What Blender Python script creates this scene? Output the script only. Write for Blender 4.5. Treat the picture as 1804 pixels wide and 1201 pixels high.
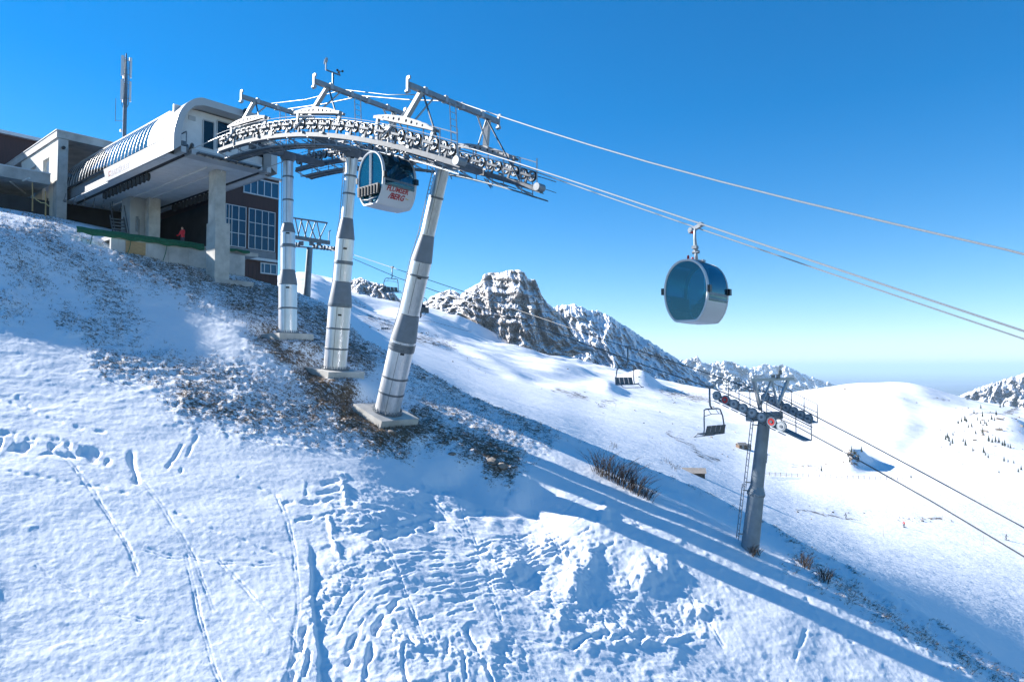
import bpy, bmesh, math, random
import numpy as np
from mathutils import Vector, Matrix, Quaternion

random.seed(7)
rng = np.random.default_rng(7)
for o in list(bpy.data.objects):
    bpy.data.objects.remove(o)
SC = bpy.context.scene
COL = SC.collection
R = math.radians

# ------------------------------------------------------------------ camera
F = 1203.0                                   # focal length in photo pixels (24 mm on 36 mm)
PITCH = math.atan(47.5 / F)
cam_d = bpy.data.cameras.new('camera')
cam_d.sensor_width = 36.0
cam_d.lens = 36.0 * F / 1804.0
cam_d.clip_start = 0.5
cam_d.clip_end = 400000.0
cam = bpy.data.objects.new('camera', cam_d)
COL.objects.link(cam)
cam.location = (0, 0, 0)
cam.rotation_euler = (math.pi / 2 + PITCH, 0, 0)
SC.camera = cam

# ------------------------------------------------------------------ world and sun
SUN_EL = R(27.0)
SUN_AZ = math.atan2(-0.9290, 0.3701)           # from +Y towards +X
sun_dir = Vector((math.sin(SUN_AZ) * math.cos(SUN_EL), math.cos(SUN_AZ) * math.cos(SUN_EL), math.sin(SUN_EL)))
wd = bpy.data.worlds.new('World')
SC.world = wd
wd.use_nodes = True
nt = wd.node_tree
nt.nodes.clear()
sky = nt.nodes.new('ShaderNodeTexSky')
sky.sky_type = 'NISHITA'
sky.sun_disc = False
sky.sun_elevation = SUN_EL
sky.sun_rotation = SUN_AZ
sky.altitude = 2200
sky.air_density = 1.0
sky.dust_density = 0.1
sky.ozone_density = 2.2
hsv = nt.nodes.new('ShaderNodeHueSaturation')
hsv.inputs['Saturation'].default_value = 1.6
hsv.inputs['Hue'].default_value = 0.503
bg = nt.nodes.new('ShaderNodeBackground')
bg.inputs['Strength'].default_value = 0.094
wo = nt.nodes.new('ShaderNodeOutputWorld')
gm = nt.nodes.new('ShaderNodeGamma')
gm.inputs['Gamma'].default_value = 0.84
nt.links.new(sky.outputs[0], gm.inputs['Color'])
nt.links.new(gm.outputs[0], hsv.inputs['Color'])
nt.links.new(hsv.outputs[0], bg.inputs['Color'])
nt.links.new(bg.outputs[0], wo.inputs['Surface'])

sl = bpy.data.lights.new('sun', 'SUN')
sl.energy = 5.0
sl.angle = R(0.5)
sl.color = (1.0, 0.965, 0.92)
so = bpy.data.objects.new('sun', sl)
COL.objects.link(so)
so.rotation_euler = sun_dir.to_track_quat('Z', 'Y').to_euler()
so.location = (-40, 10, 60)

SC.view_settings.view_transform = 'Standard'
SC.view_settings.look = 'None'
SC.view_settings.gamma = 1.0
SC.view_settings.use_curve_mapping = False
SC.view_settings.exposure = 1.42
SC.render.engine = 'CYCLES'
SC.cycles.max_bounces = 6
SC.cycles.diffuse_bounces = 3
SC.cycles.transparent_max_bounces = 12
SC.cycles.volume_bounces = 0
SC.cycles.use_denoising = True

# ------------------------------------------------------------------ survey helpers
CP, SP = math.cos(PITCH), math.sin(PITCH)
def ray(x, y):
    """direction of a line of sight, scaled so that its Y is 1"""
    u = (x - 902) / F
    v = (600.5 - y) / F
    d = np.array([u, CP - v * SP, SP + v * CP])
    return d / d[1]
def at(x, y, D):
    return ray(x, y) * D
def project(X, Y, Z):
    f = Y * CP + Z * SP
    w_ = -Y * SP + Z * CP
    return 902 + F * X / f, 600.5 - F * w_ / f
# site grid: e runs down the lift line, n across it
A0 = R(49.5)
e2 = np.array([math.sin(A0), -math.cos(A0)])
n2 = np.array([math.cos(A0), math.sin(A0)])
EV = Vector((e2[0], e2[1], 0)); NV = Vector((n2[0], n2[1], 0)); ZV = Vector((0, 0, 1))
def W(E, N, z):
    return Vector((e2[0] * E + n2[0] * N, e2[1] * E + n2[1] * N, z))
def pN(x, y, N):
    r = ray(x, y); p = r * (N / (r[:2] @ n2)); return float(p[:2] @ e2), float(p[2])
def pE(x, y, E):
    r = ray(x, y); p = r * (E / (r[:2] @ e2)); return float(p[:2] @ n2), float(p[2])
NA, NB, NC = 20.15, 25.55, 22.85             # near rope, far rope, centre line

# ------------------------------------------------------------------ noise
def _h(ix, iy, s):
    h = (ix.astype(np.int64) * 374761393 + iy.astype(np.int64) * 668265263 + s * 974711) & 0xFFFFFFFF
    h = ((h ^ (h >> 13)) * 1274126177) & 0xFFFFFFFF
    h = (h ^ (h >> 16)) & 0xFFFF
    return h.astype(np.float64) / 65535.0
def noise(x, y, s=0):
    x = np.asarray(x, float); y = np.asarray(y, float)
    ix = np.floor(x); iy = np.floor(y)
    fx = x - ix; fy = y - iy
    ux = fx * fx * fx * (fx * (fx * 6 - 15) + 10); uy = fy * fy * fy * (fy * (fy * 6 - 15) + 10)
    def g(dx, dy):
        a = _h(ix + dx, iy + dy, s) * 6.2831853
        return np.cos(a) * (fx - dx) + np.sin(a) * (fy - dy)
    n00, n10, n01, n11 = g(0, 0), g(1, 0), g(0, 1), g(1, 1)
    a = n00 + ux * (n10 - n00); b = n01 + ux * (n11 - n01)
    return (a + uy * (b - a)) * 1.5
def fbm(x, y, o=4, s=0, gain=0.5, lac=2.03):
    r = 0; a = 1.0
    for k in range(o):
        r = r + a * noise(x, y, s + k * 17); a *= gain; x = x * lac + 3.7; y = y * lac - 1.9
    return r
def cells(x, y, s=0):
    """blocky broken crust: value per cell and distance to the cell border"""
    ix = np.floor(x); iy = np.floor(y)
    f1 = np.full(x.shape, 9.0); f2 = np.full(x.shape, 9.0); cv = np.zeros(x.shape)
    for dx in (-1, 0, 1):
        for dy in (-1, 0, 1):
            jx = ix + dx; jy = iy + dy
            px = jx + 0.15 + 0.7 * _h(jx, jy, s); py = jy + 0.15 + 0.7 * _h(jx, jy, s + 5)
            d = np.hypot(x - px, y - py); c = _h(jx, jy, s + 9)
            nw = d < f1
            f2 = np.where(nw, f1, np.minimum(f2, d)); cv = np.where(nw, c, cv); f1 = np.where(nw, d, f1)
    return cv, f2 - f1
def ridged(x, y, o=4, s=0, gain=0.5):
    r = 0; a = 1.0
    for k in range(o):
        r = r + a * (1 - 2 * np.abs(noise(x, y, s + k * 13))); a *= gain; x = x * 2.1 + 1.3; y = y * 2.1 + 5.1
    return r
def sst(a, b, x):
    t = np.clip((x - a) / (b - a), 0, 1); return t * t * (3 - 2 * t)

# ------------------------------------------------------------------ materials
MATS = {}
class NT:
    def __init__(s, name):
        s.m = bpy.data.materials.new(name); s.m.use_nodes = True
        s.t = s.m.node_tree; s.p = s.t.nodes['Principled BSDF']; s.out = s.t.nodes['Material Output']
        MATS[name] = s.m
    def n(s, typ, **kw):
        nd = s.t.nodes.new(typ)
        for k, v in kw.items():
            if k.startswith('i_'):
                nd.inputs[k[2:].replace('_', ' ')].default_value = v
            else:
                setattr(nd, k, v)
        return nd
    def l(s, a, b): s.t.links.new(a, b)
    def noise(s, scale, detail=4, rough=0.55, coord='Object', vec=None, stretch=None):
        nz = s.n('ShaderNodeTexNoise'); nz.inputs['Scale'].default_value = scale
        nz.inputs['Detail'].default_value = detail; nz.inputs['Roughness'].default_value = rough
        if vec is None:
            tc = s.n('ShaderNodeTexCoord'); vec = tc.outputs[coord]
        if stretch:
            mp = s.n('ShaderNodeMapping'); mp.inputs['Scale'].default_value = stretch
            s.l(vec, mp.inputs['Vector']); vec = mp.outputs[0]
        s.l(vec, nz.inputs['Vector'])
        return nz.outputs['Fac']
    def ramp(s, fac, stops):
        r = s.n('ShaderNodeValToRGB'); el = r.color_ramp.elements
        while len(el) < len(stops): el.new(0.5)
        for q, (p, c) in zip(el, stops):
            q.position = p; q.color = (*c, 1) if len(c) == 3 else c
        s.l(fac, r.inputs[0]); return r.outputs[0]
    def mixc(s, fac, a, b, mode='MIX'):
        mx = s.n('ShaderNodeMix', data_type='RGBA', blend_type=mode)
        for sock, v in ((mx.inputs[0], fac), (mx.inputs[6], a), (mx.inputs[7], b)):
            if hasattr(v, 'node'): s.l(v, sock)
            elif isinstance(v, (int, float)): sock.default_value = v
            else: sock.default_value = (*v, 1) if len(v) == 3 else v
        return mx.outputs[2]
    def math(s, op, a, b=None, clamp=False):
        m = s.n('ShaderNodeMath', operation=op, use_clamp=clamp)
        for i, v in enumerate((a, b)):
            if v is None: continue
            if hasattr(v, 'node'): s.l(v, m.inputs[i])
            else: m.inputs[i].default_value = v
        return m.outputs[0]
    def bump(s, h, strength=0.3, dist=0.05):
        b = s.n('ShaderNodeBump'); b.inputs['Strength'].default_value = strength
        b.inputs['Distance'].default_value = dist; s.l(h, b.inputs['Height']); s.l(b.outputs[0], s.p.inputs['Normal'])
    def set(s, **kw):
        for k, v in kw.items():
            k = k.replace('_', ' ')
            sock = s.p.inputs[k]
            if hasattr(v, 'node'): s.l(v, sock)
            elif isinstance(v, (tuple, list)) and len(v) == 3: sock.default_value = (*v, 1)
            else: sock.default_value = v

def simple(name, c, rough=0.5, metal=0.0, var=0.15, scale=3.0, bump=0.0, bscale=40, stretch=None, spec=0.5):
    M = NT(name)
    f = M.noise(scale, 5, 0.6, stretch=stretch)
    lo = tuple(max(0, x * (1 - var)) for x in c); hi = tuple(min(1, x * (1 + var)) for x in c)
    M.set(Base_Color=M.ramp(f, [(0.3, lo), (0.7, hi)]), Metallic=metal, Roughness=rough)
    M.p.inputs['Specular IOR Level'].default_value = spec
    if bump: M.bump(M.noise(bscale, 3), bump, 0.02)
    return M.m

simple('concrete', (0.46, 0.45, 0.43), 0.85, 0, 0.26, 0.9, 0.25, 18)
simple('concrete_pale', (0.50, 0.48, 0.44), 0.85, 0, 0.24, 1.2, 0.2, 18)
simple('cream_render', (0.66, 0.63, 0.56), 0.9, 0, 0.06, 1.2, 0.15, 30)
simple('white_panel', (0.47, 0.47, 0.47), 0.35, 0, 0.04, 0.8)
simple('soffit', (0.70, 0.70, 0.70), 0.5, 0, 0.08, 1.5)
simple('dark_gap', (0.015, 0.016, 0.018), 0.6, 0, 0.2, 4)
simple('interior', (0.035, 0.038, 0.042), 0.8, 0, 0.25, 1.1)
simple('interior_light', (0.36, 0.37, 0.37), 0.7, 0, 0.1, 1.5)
simple('brown_cladding', (0.058, 0.022, 0.020), 0.6, 0, 0.25, 2.0, 0.2, 6, stretch=(8, 8, 0.4))
simple('window_frame', (0.62, 0.64, 0.66), 0.4, 0, 0.05, 3)
simple('window_frame_dark', (0.22, 0.24, 0.26), 0.4, 0.3, 0.1, 3)
simple('green_net', (0.012, 0.115, 0.055), 0.7, 0, 0.3, 9, 0.3, 60)
simple('plywood', (0.42, 0.27, 0.13), 0.7, 0, 0.2, 3, stretch=(1, 1, 8))
simple('timber', (0.40, 0.27, 0.12), 0.7, 0, 0.2, 6)
simple('yellow_tape', (0.55, 0.45, 0.20), 0.6, 0, 0.1, 6)
simple('galvanised', (0.25, 0.275, 0.30), 0.5, 0.35, 0.16, 6)
simple('galvanised_pale', (0.38, 0.40, 0.42), 0.45, 0.3, 0.12, 6)
simple('yoke_paint', (0.27, 0.28, 0.29), 0.6, 0.0, 0.1, 4)
simple('girder_steel', (0.105, 0.125, 0.15), 0.65, 0.0, 0.2, 3)
simple('steel_dark', (0.16, 0.18, 0.20), 0.45, 0.7, 0.2, 5)
simple('grey_paint', (0.185, 0.205, 0.23), 0.55, 0.15, 0.12, 2.5)
simple('pylon_paint', (0.22, 0.255, 0.28), 0.55, 0.2, 0.16, 2.2, 0.1, 12)
simple('chair_steel', (0.20, 0.22, 0.24), 0.5, 0.3, 0.15, 5)
simple('rubber', (0.022, 0.023, 0.025), 0.75, 0, 0.3, 6)
simple('rope_steel', (0.50, 0.50, 0.50), 0.45, 0.6, 0.15, 30)
simple('rope_dark', (0.13, 0.135, 0.14), 0.5, 0.5, 0.15, 30)
simple('red_paint', (0.50, 0.03, 0.03), 0.45, 0, 0.1, 5)
simple('red_print', (0.40, 0.012, 0.02), 0.5, 0, 0.02, 5)
simple('navy_print', (0.015, 0.02, 0.07), 0.5, 0, 0.02, 5)
simple('yellow_print', (0.70, 0.42, 0.05), 0.5, 0, 0.02, 5)
simple('black_plastic', (0.014, 0.015, 0.017), 0.35, 0, 0.2, 8)
simple('seat_slat', (0.13, 0.14, 0.15), 0.6, 0, 0.2, 6)
simple('seat_fabric', (0.05, 0.07, 0.08), 0.8, 0, 0.2, 6)
simple('cabin_white', (0.62, 0.62, 0.63), 0.38, 0.0, 0.03, 1)
simple('lamp_tube', (0.85, 0.85, 0.82), 0.4, 0, 0.02, 2)
simple('twig', (0.055, 0.040, 0.030), 0.9, 0, 0.35, 4)
simple('pine', (0.030, 0.045, 0.028), 0.9, 0, 0.4, 0.6)
simple('bark', (0.06, 0.045, 0.035), 0.9, 0, 0.3, 2)
simple('hut_wood', (0.13, 0.085, 0.055), 0.8, 0, 0.25, 1.5)
simple('hut_roof', (0.30, 0.27, 0.24), 0.8, 0, 0.15, 1.0)
simple('dry_grass', (0.17, 0.115, 0.065), 0.95, 0, 0.45, 1.2)
simple('stone', (0.22, 0.19, 0.16), 0.9, 0, 0.35, 3.5, 0.5, 9)

def shaft_metal():
    M = NT('shaft_metal')
    f = M.noise(3.2, 5, 0.6, stretch=(5, 5, 0.12))
    f2 = M.noise(2.2, 4, 0.6)
    c = M.ramp(f, [(0.3, (0.60, 0.61, 0.63)), (0.7, (0.80, 0.81, 0.82))])
    c = M.mixc(0.25, c, M.ramp(f2, [(0.35, (0.5, 0.5, 0.52)), (0.7, (0.85, 0.85, 0.86))]), 'MULTIPLY')
    M.set(Base_Color=c, Metallic=0.75, Roughness=M.ramp(f, [(0.3, (0.30,) * 3), (0.7, (0.46,) * 3)]))
shaft_metal()
def glass_dark(name, tint, rough=0.04):
    """window glass seen against a dark room: glossy blue-black pane"""
    M = NT(name)
    f = M.noise(0.5, 2)
    M.set(Base_Color=M.ramp(f, [(0.3, tuple(x * 0.7 for x in tint)), (0.7, tint)]), Roughness=rough, Metallic=0.0)
    M.p.inputs['Specular IOR Level'].default_value = 0.5
    M.p.inputs['Coat Weight'].default_value = 0.0
    M.p.inputs['Coat Roughness'].default_value = 0.02
glass_dark('pane_blue', (0.008, 0.045, 0.095))
glass_dark('pane_sky_reflect', (0.03, 0.11, 0.19))  # tint puts the sky's reflection into the pane colour
glass_dark('pane_black', (0.008, 0.012, 0.016))
def glass_clear(name, tint):
    M = NT(name)
    tr = M.n('ShaderNodeBsdfTransparent'); tr.inputs[0].default_value = (*tint, 1)
    gl = M.n('ShaderNodeBsdfGlossy'); gl.inputs['Roughness'].default_value = 0.03
    gl.inputs['Color'].default_value = (0.45, 0.8, 0.9, 1)
    fr = M.n('ShaderNodeFresnel'); fr.inputs[0].default_value = 1.5
    df = M.n('ShaderNodeBsdfDiffuse'); df.inputs[0].default_value = (tint[0] * 0.25, tint[1] * 0.42, tint[2] * 0.45, 1)
    m0 = M.n('ShaderNodeMixShader'); m0.inputs[0].default_value = 0.42
    M.l(tr.outputs[0], m0.inputs[1]); M.l(df.outputs[0], m0.inputs[2])
    mx = M.n('ShaderNodeMixShader')
    M.l(M.math('ADD', fr.outputs[0], 0.05, True), mx.inputs[0])
    M.l(m0.outputs[0], mx.inputs[1]); M.l(gl.outputs[0], mx.inputs[2])
    M.t.nodes.remove(M.p); M.l(mx.outputs[0], M.out.inputs['Surface'])
glass_clear('cabin_glass', (0.03, 0.30, 0.44))
glass_clear('cabin_glass_dark', (0.05, 0.15, 0.22))

def snow_ground():
    M = NT('snow_ground')
    at_ = M.n('ShaderNodeAttribute', attribute_name='dirt')
    tc = M.n('ShaderNodeTexCoord'); ob = tc.outputs['Object']
    mp = M.n('ShaderNodeMapping'); mp.inputs['Rotation'].default_value = (0, 0, R(40.5)); mp.inputs['Scale'].default_value = (0.65, 1.35, 1.0); M.l(ob, mp.inputs['Vector'])
    n1 = M.noise(2.8, 6, 0.68, vec=mp.outputs[0])
    n2_ = M.noise(11.0, 5, 0.7, vec=mp.outputs[0])
    thr = M.math('ADD', M.math('MULTIPLY', n1, 1.3), M.math('MULTIPLY', n2_, 1.9))
    thr = M.math('SUBTRACT', thr, 1.08)
    # bare ground shows where the dirt attribute beats the noise
    d = M.math('SUBTRACT', at_.outputs['Fac'], thr)
    fac = M.math('MULTIPLY', M.math('ADD', d, 0.03), 5.0, True)
    soil = M.ramp(M.noise(5.0, 6, 0.7, vec=ob), [(0.30, (0.055, 0.036, 0.022)), (0.5, (0.155, 0.105, 0.064)), (0.72, (0.29, 0.21, 0.135))])
    snow = M.ramp(M.noise(0.6, 3, 0.5, vec=ob), [(0.3, (0.83, 0.845, 0.865)), (0.7, (0.88, 0.885, 0.89))])
    M.set(Base_Color=M.mixc(fac, snow, soil), Roughness=0.62)
    M.p.inputs['Specular IOR Level'].default_value = 0.25
    h = M.math('ADD', M.math('MULTIPLY', M.noise(9.0, 7, 0.62, vec=ob), 1.0), M.math('MULTIPLY', M.noise(38.0, 4, 0.65, vec=ob), 0.35))
    M.bump(h, 0.27, 0.042)
snow_ground()
def snow_far():
    M = NT('snow_far')
    at_ = M.n('ShaderNodeAttribute', attribute_name='dirt')
    tc = M.n('ShaderNodeTexCoord'); ob = tc.outputs['Object']
    n1 = M.noise(0.22, 8, 0.72, vec=ob)
    d = M.math('SUBTRACT', at_.outputs['Fac'], n1)
    fac = M.math('MULTIPLY', M.math('ADD', d, 0.02), 9.0, True)
    soil = M.ramp(M.noise(0.3, 5, 0.7, vec=ob), [(0.3, (0.05, 0.045, 0.04)), (0.7, (0.20, 0.17, 0.15))])
    M.set(Base_Color=M.mixc(fac, (0.86, 0.865, 0.875), soil), Roughness=0.7)
    M.p.inputs['Specular IOR Level'].default_value = 0.2
    h = M.math('ADD', M.noise(0.05, 6, 0.6, vec=ob), M.math('MULTIPLY', M.noise(0.7, 4, 0.6, vec=ob), 0.15))
    h = M.math('ADD', h, M.math('MULTIPLY', M.noise(0.5, 4, 0.6, vec=ob, stretch=(0.09, 1.0, 0.3)), 0.30))
    M.bump(h, 0.35, 2.2)
snow_far()
def mountain(name, rock_lo, rock_hi, s, bias, sharp=7.0, bump=12.0):
    """snow lies where the face is not steep, rock shows elsewhere"""
    M = NT(name)
    tc = M.n('ShaderNodeTexCoord'); ob = tc.outputs['Object']
    ge = M.n('ShaderNodeNewGeometry'); sx = M.n('ShaderNodeSeparateXYZ'); M.l(ge.outputs['True Normal'], sx.inputs[0])
    at_ = M.n('ShaderNodeAttribute', attribute_name='snow')
    n1 = M.noise(s, 8, 0.72, vec=ob)
    n3 = M.noise(s * 0.6, 6, 0.65, vec=ob, stretch=(0.6, 0.6, 4.0))
    q = M.math('ADD', M.math('ADD', M.math('MULTIPLY', sx.outputs[2], 1.6), M.math('MULTIPLY', n1, 0.6)), M.math('MULTIPLY', n3, 0.5))
    q = M.math('ADD', q, at_.outputs['Fac'])
    fac = M.math('MULTIPLY', M.math('SUBTRACT', q, bias), sharp, True)
    rock = M.ramp(M.noise(s * 1.7, 7, 0.7, vec=ob, stretch=(1, 1, 2.5)), [(0.28, rock_lo), (0.72, rock_hi)])
    M.set(Base_Color=M.mixc(fac, rock, (0.85, 0.86, 0.875)), Roughness=0.8)
    M.p.inputs['Specular IOR Level'].default_value = 0.2
    M.bump(M.noise(s * 2.5, 7, 0.7, vec=ob), 0.7, bump)
mountain('peak_rock', (0.20, 0.175, 0.16), (0.54, 0.48, 0.43), 0.035, 1.20)
mountain('alp_rock', (0.08, 0.08, 0.09), (0.32, 0.30, 0.29), 0.02, 0.70)
mountain('range_rock', (0.045, 0.055, 0.07), (0.17, 0.17, 0.19), 0.004, 1.14, 5.0, 60)
mountain('forest_rock', (0.02, 0.03, 0.035), (0.06, 0.07, 0.07), 0.008, 1.78, 5.0, 30)
mountain('right_rock', (0.06, 0.06, 0.07), (0.19, 0.18, 0.18), 0.012, 1.15, 6.0, 20)
def plain():
    M = NT('lowland')
    f = M.noise(0.00025, 7, 0.6)
    f2 = M.noise(0.0011, 5, 0.65, stretch=(1, 0.35, 1))
    c = M.ramp(f, [(0.35, (0.03, 0.06, 0.10)), (0.55, (0.06, 0.09, 0.13)), (0.75, (0.22, 0.25, 0.29))])
    M.set(Base_Color=M.mixc(0.4, c, M.ramp(f2, [(0.4, (0.03, 0.055, 0.09)), (0.75, (0.2, 0.22, 0.26))])), Roughness=0.9)
plain()
def body_mat(name, legs, coat, skin=(0.40, 0.22, 0.15), hair=(0.03, 0.025, 0.02), z1=0.88, z2=1.47, z3=1.66):
    M = NT(name)
    tc = M.n('ShaderNodeTexCoord'); sx = M.n('ShaderNodeSeparateXYZ'); M.l(tc.outputs['Object'], sx.inputs[0])
    H = 1.9
    r = M.ramp(M.math('DIVIDE', sx.outputs[2], H), [(0.0, (0.02, 0.02, 0.02)), (0.05, legs), (z1 / H, coat), (z2 / H, skin), (z3 / H, hair)])
    M.t.nodes[-1]
    for nd in M.t.nodes:
        if nd.type == 'VALTORGB': nd.color_ramp.interpolation = 'CONSTANT'
    M.set(Base_Color=r, Roughness=0.7)
body_mat('person_red', (0.03, 0.035, 0.05), (0.50, 0.02, 0.03))
body_mat('person_red_skier', (0.04, 0.04, 0.05), (0.55, 0.10, 0.08))
body_mat('person_dark', (0.05, 0.05, 0.055), (0.06, 0.07, 0.09))
body_mat('person_rider', (0.03, 0.035, 0.05), (0.035, 0.04, 0.07), hair=(0.25, 0.02, 0.03))
body_mat('person_cabin', (0.05, 0.06, 0.08), (0.30, 0.20, 0.17))

# ------------------------------------------------------------------ object helpers
KIDS = {}
MTX = {}
def tag(o, label=None, cat=None, group=None, kind=None):
    if label: o['label'] = label
    if cat: o['category'] = cat
    if group: o['group'] = group
    if kind: o['kind'] = kind
    return o
def thing(name, loc, label, cat, rz=0.0, group=None):
    o = bpy.data.objects.new(name, None); COL.objects.link(o)
    o.empty_display_size = 0.3
    o.location = loc; o.rotation_euler = (0, 0, rz)
    MTX[o] = Matrix.Translation(Vector(loc)) @ Matrix.Rotation(rz, 4, 'Z')
    KIDS[o] = []
    return tag(o, label, cat, group)
def link_part(name, me, parent):
    o = bpy.data.objects.new(name, me); COL.objects.link(o)
    KIDS[o] = []
    if parent is not None:
        o.parent = parent; KIDS[parent].append(o)
    return o
def copy_tree(src, parent=None):
    c = src.copy(); COL.objects.link(c); KIDS[c] = []
    c.parent = parent
    if parent is not None: KIDS[parent].append(c)
    for k in list(KIDS[src]): copy_tree(k, c)
    return c
class MB:
    def __init__(s):
        s.v = []; s.f = []; s.mi = []
    def add(s, vs, fs, mi=0):
        o = len(s.v); s.v += [tuple(p) for p in vs]
        s.f += [tuple(i + o for i in f) for f in fs]; s.mi += [mi] * len(fs); return s
    def box(s, c, a, b, d, mi=0):
        """centre and three half-edge vectors"""
        c = Vector(c); a = Vector(a); b = Vector(b); d = Vector(d)
        vs = [c + i * a + j * b + k * d for k in (-1, 1) for j in (-1, 1) for i in (-1, 1)]
        fs = [(0, 2, 3, 1), (4, 5, 7, 6), (0, 1, 5, 4), (2, 6, 7, 3), (0, 4, 6, 2), (1, 3, 7, 5)]
        if a.cross(b).dot(d) < 0: fs = [f[::-1] for f in fs]
        return s.add(vs, fs, mi)
    def enz(s, E0, E1, N0, N1, z0, z1, mi=0):
        return s.box(W((E0 + E1) / 2, (N0 + N1) / 2, (z0 + z1) / 2), EV * ((E1 - E0) / 2), NV * ((N1 - N0) / 2), ZV * ((z1 - z0) / 2), mi)
    def xyz(s, x0, x1, y0, y1, z0, z1, mi=0):
        return s.box(((x0 + x1) / 2, (y0 + y1) / 2, (z0 + z1) / 2), ((x1 - x0) / 2, 0, 0), (0, (y1 - y0) / 2, 0), (0, 0, (z1 - z0) / 2), mi)
    def bar(s, a, b, w, h=None, up=(0, 0, 1), mi=0):
        a = Vector(a); b = Vector(b); h = h or w
        d = b - a; L = d.length
        if L < 1e-6: return s
        d /= L; up = Vector(up); sd = d.cross(up)
        if sd.length < 1e-4: sd = d.cross(Vector((1, 0.3, 0)))
        sd.normalize(); up = sd.cross(d)
        return s.box((a + b) / 2, d * (L / 2), sd * (w / 2), up * (h / 2), mi)
    def tube(s, pts, r, n=8, cap=True, mi=0):
        pts = [Vector(p) for p in pts]; m = len(pts)
        rs = r if isinstance(r, (list, tuple)) else [r] * m
        vs = []; prev = None
        for i, p in enumerate(pts):
            t = (pts[min(i + 1, m - 1)] - pts[max(i - 1, 0)]).normalized()
            if prev is None:
                a = t.cross(Vector((0, 0, 1)))
                if a.length < 1e-3: a = t.cross(Vector((1, 0, 0)))
                a.normalize()
            else:
                a = (prev - t * prev.dot(t)).normalized()
            prev = a; b = t.cross(a)
            for k in range(n):
                q = 2 * math.pi * k / n
                vs.append(p + (a * math.cos(q) + b * math.sin(q)) * rs[i])
        fs = []
        for i in range(m - 1):
            for k in range(n):
                k2 = (k + 1) % n
                fs.append((i * n + k, i * n + k2, (i + 1) * n + k2, (i + 1) * n + k))
        if cap:
            fs.append(tuple(range(n - 1, -1, -1))); fs.append(tuple((m - 1) * n + k for k in range(n)))
        return s.add(vs, fs, mi)
    def lathe(s, base, axis, prof, n=24, cap=True, mi=0):
        """profile of (distance along axis, radius)"""
        base = Vector(base); axis = Vector(axis).normalized()
        a = axis.cross(Vector((0, 1, 0)))
        if a.length < 1e-3: a = axis.cross(Vector((1, 0, 0)))
        a.normalize(); b = axis.cross(a)
        vs = []
        for t, r in prof:
            for k in range(n):
                q = 2 * math.pi * k / n
                vs.append(base + axis * t + (a * math.cos(q) + b * math.sin(q)) * r)
        fs = []
        m = len(prof)
        for i in range(m - 1):
            for k in range(n):
                k2 = (k + 1) % n
                fs.append((i * n + k, i * n + k2, (i + 1) * n + k2, (i + 1) * n + k))
        if cap:
            fs.append(tuple(range(n - 1, -1, -1))); fs.append(tuple((m - 1) * n + k for k in range(n)))
        return s.add(vs, fs, mi)
    def prism(s, poly, vec, mi=0):
        vec = Vector(vec); n = len(poly)
        p0 = [Vector(p) for p in poly]; p1 = [p + vec for p in p0]
        fs = [tuple(range(n - 1, -1, -1)), tuple(range(n, 2 * n))]
        fs += [(i, (i + 1) % n, n + (i + 1) % n, n + i) for i in range(n)]
        return s.add(p0 + p1, fs, mi)
    def quadstrip(s, A, B, mi=0, closed=False):
        n = len(A)
        fs = [(i, i + 1, n + i + 1, n + i) for i in range(n - 1)]
        if closed: fs.append((n - 1, 0, n, 2 * n - 1))
        return s.add(list(A) + list(B), fs, mi)
    def build(s, name, mats, parent=None, smooth=False, local=False, fix=True, weld=False):
        me = bpy.data.meshes.new(name)
        vs = s.v
        root = parent
        while root is not None and root.parent is not None: root = root.parent
        if root is not None and not local and root in MTX:
            inv = MTX[root].inverted(); vs = [inv @ Vector(v) for v in vs]
        me.from_pydata([tuple(v) for v in vs], [], s.f)
        if isinstance(mats, str): mats = [mats]
        for m in mats: me.materials.append(MATS[m])
        if len(mats) > 1: me.polygons.foreach_set('material_index', s.mi)
        if fix:
            bm = bmesh.new(); bm.from_mesh(me)
            if weld: bmesh.ops.remove_doubles(bm, verts=bm.verts, dist=1e-4)
            bmesh.ops.recalc_face_normals(bm, faces=bm.faces); bm.to_mesh(me); bm.free()
        if smooth:
            me.polygons.foreach_set('use_smooth', [True] * len(me.polygons))
            if smooth != 'all' and hasattr(me, 'set_sharp_from_angle'): me.set_sharp_from_angle(angle=R(38))
        me.update()
        return link_part(name, me, parent)
def text_mesh(txt, size, extrude=0.004, shear=0.0, bold=0.0, spacing=1.0):
    cu = bpy.data.curves.new('lettering', 'FONT'); cu.body = txt; cu.size = size; cu.extrude = extrude
    cu.shear = shear; cu.offset = bold; cu.align_x = 'LEFT'; cu.space_character = spacing; cu.resolution_u = 3
    ob = bpy.data.objects.new('lettering', cu); COL.objects.link(ob)
    dg = bpy.context.evaluated_depsgraph_get()
    me = bpy.data.meshes.new_from_object(ob.evaluated_get(dg))
    bpy.data.objects.remove(ob); bpy.data.curves.remove(cu)
    return me
def lettering(name, txt, size, mat, parent, fn, shear=0.0, bold=0.0, spacing=1.0):
    """letters bent onto a surface by fn(x, y, height) -> world point"""
    me = text_mesh(txt, size, 0.003, shear, bold, spacing)
    root = parent
    while root.parent is not None: root = root.parent
    inv = MTX[root].inverted()
    for v in me.vertices: v.co = inv @ Vector(fn(v.co.x, v.co.y, v.co.z))
    me.materials.clear(); me.materials.append(MATS[mat]); me.name = name
    return link_part(name, me, parent)
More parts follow.
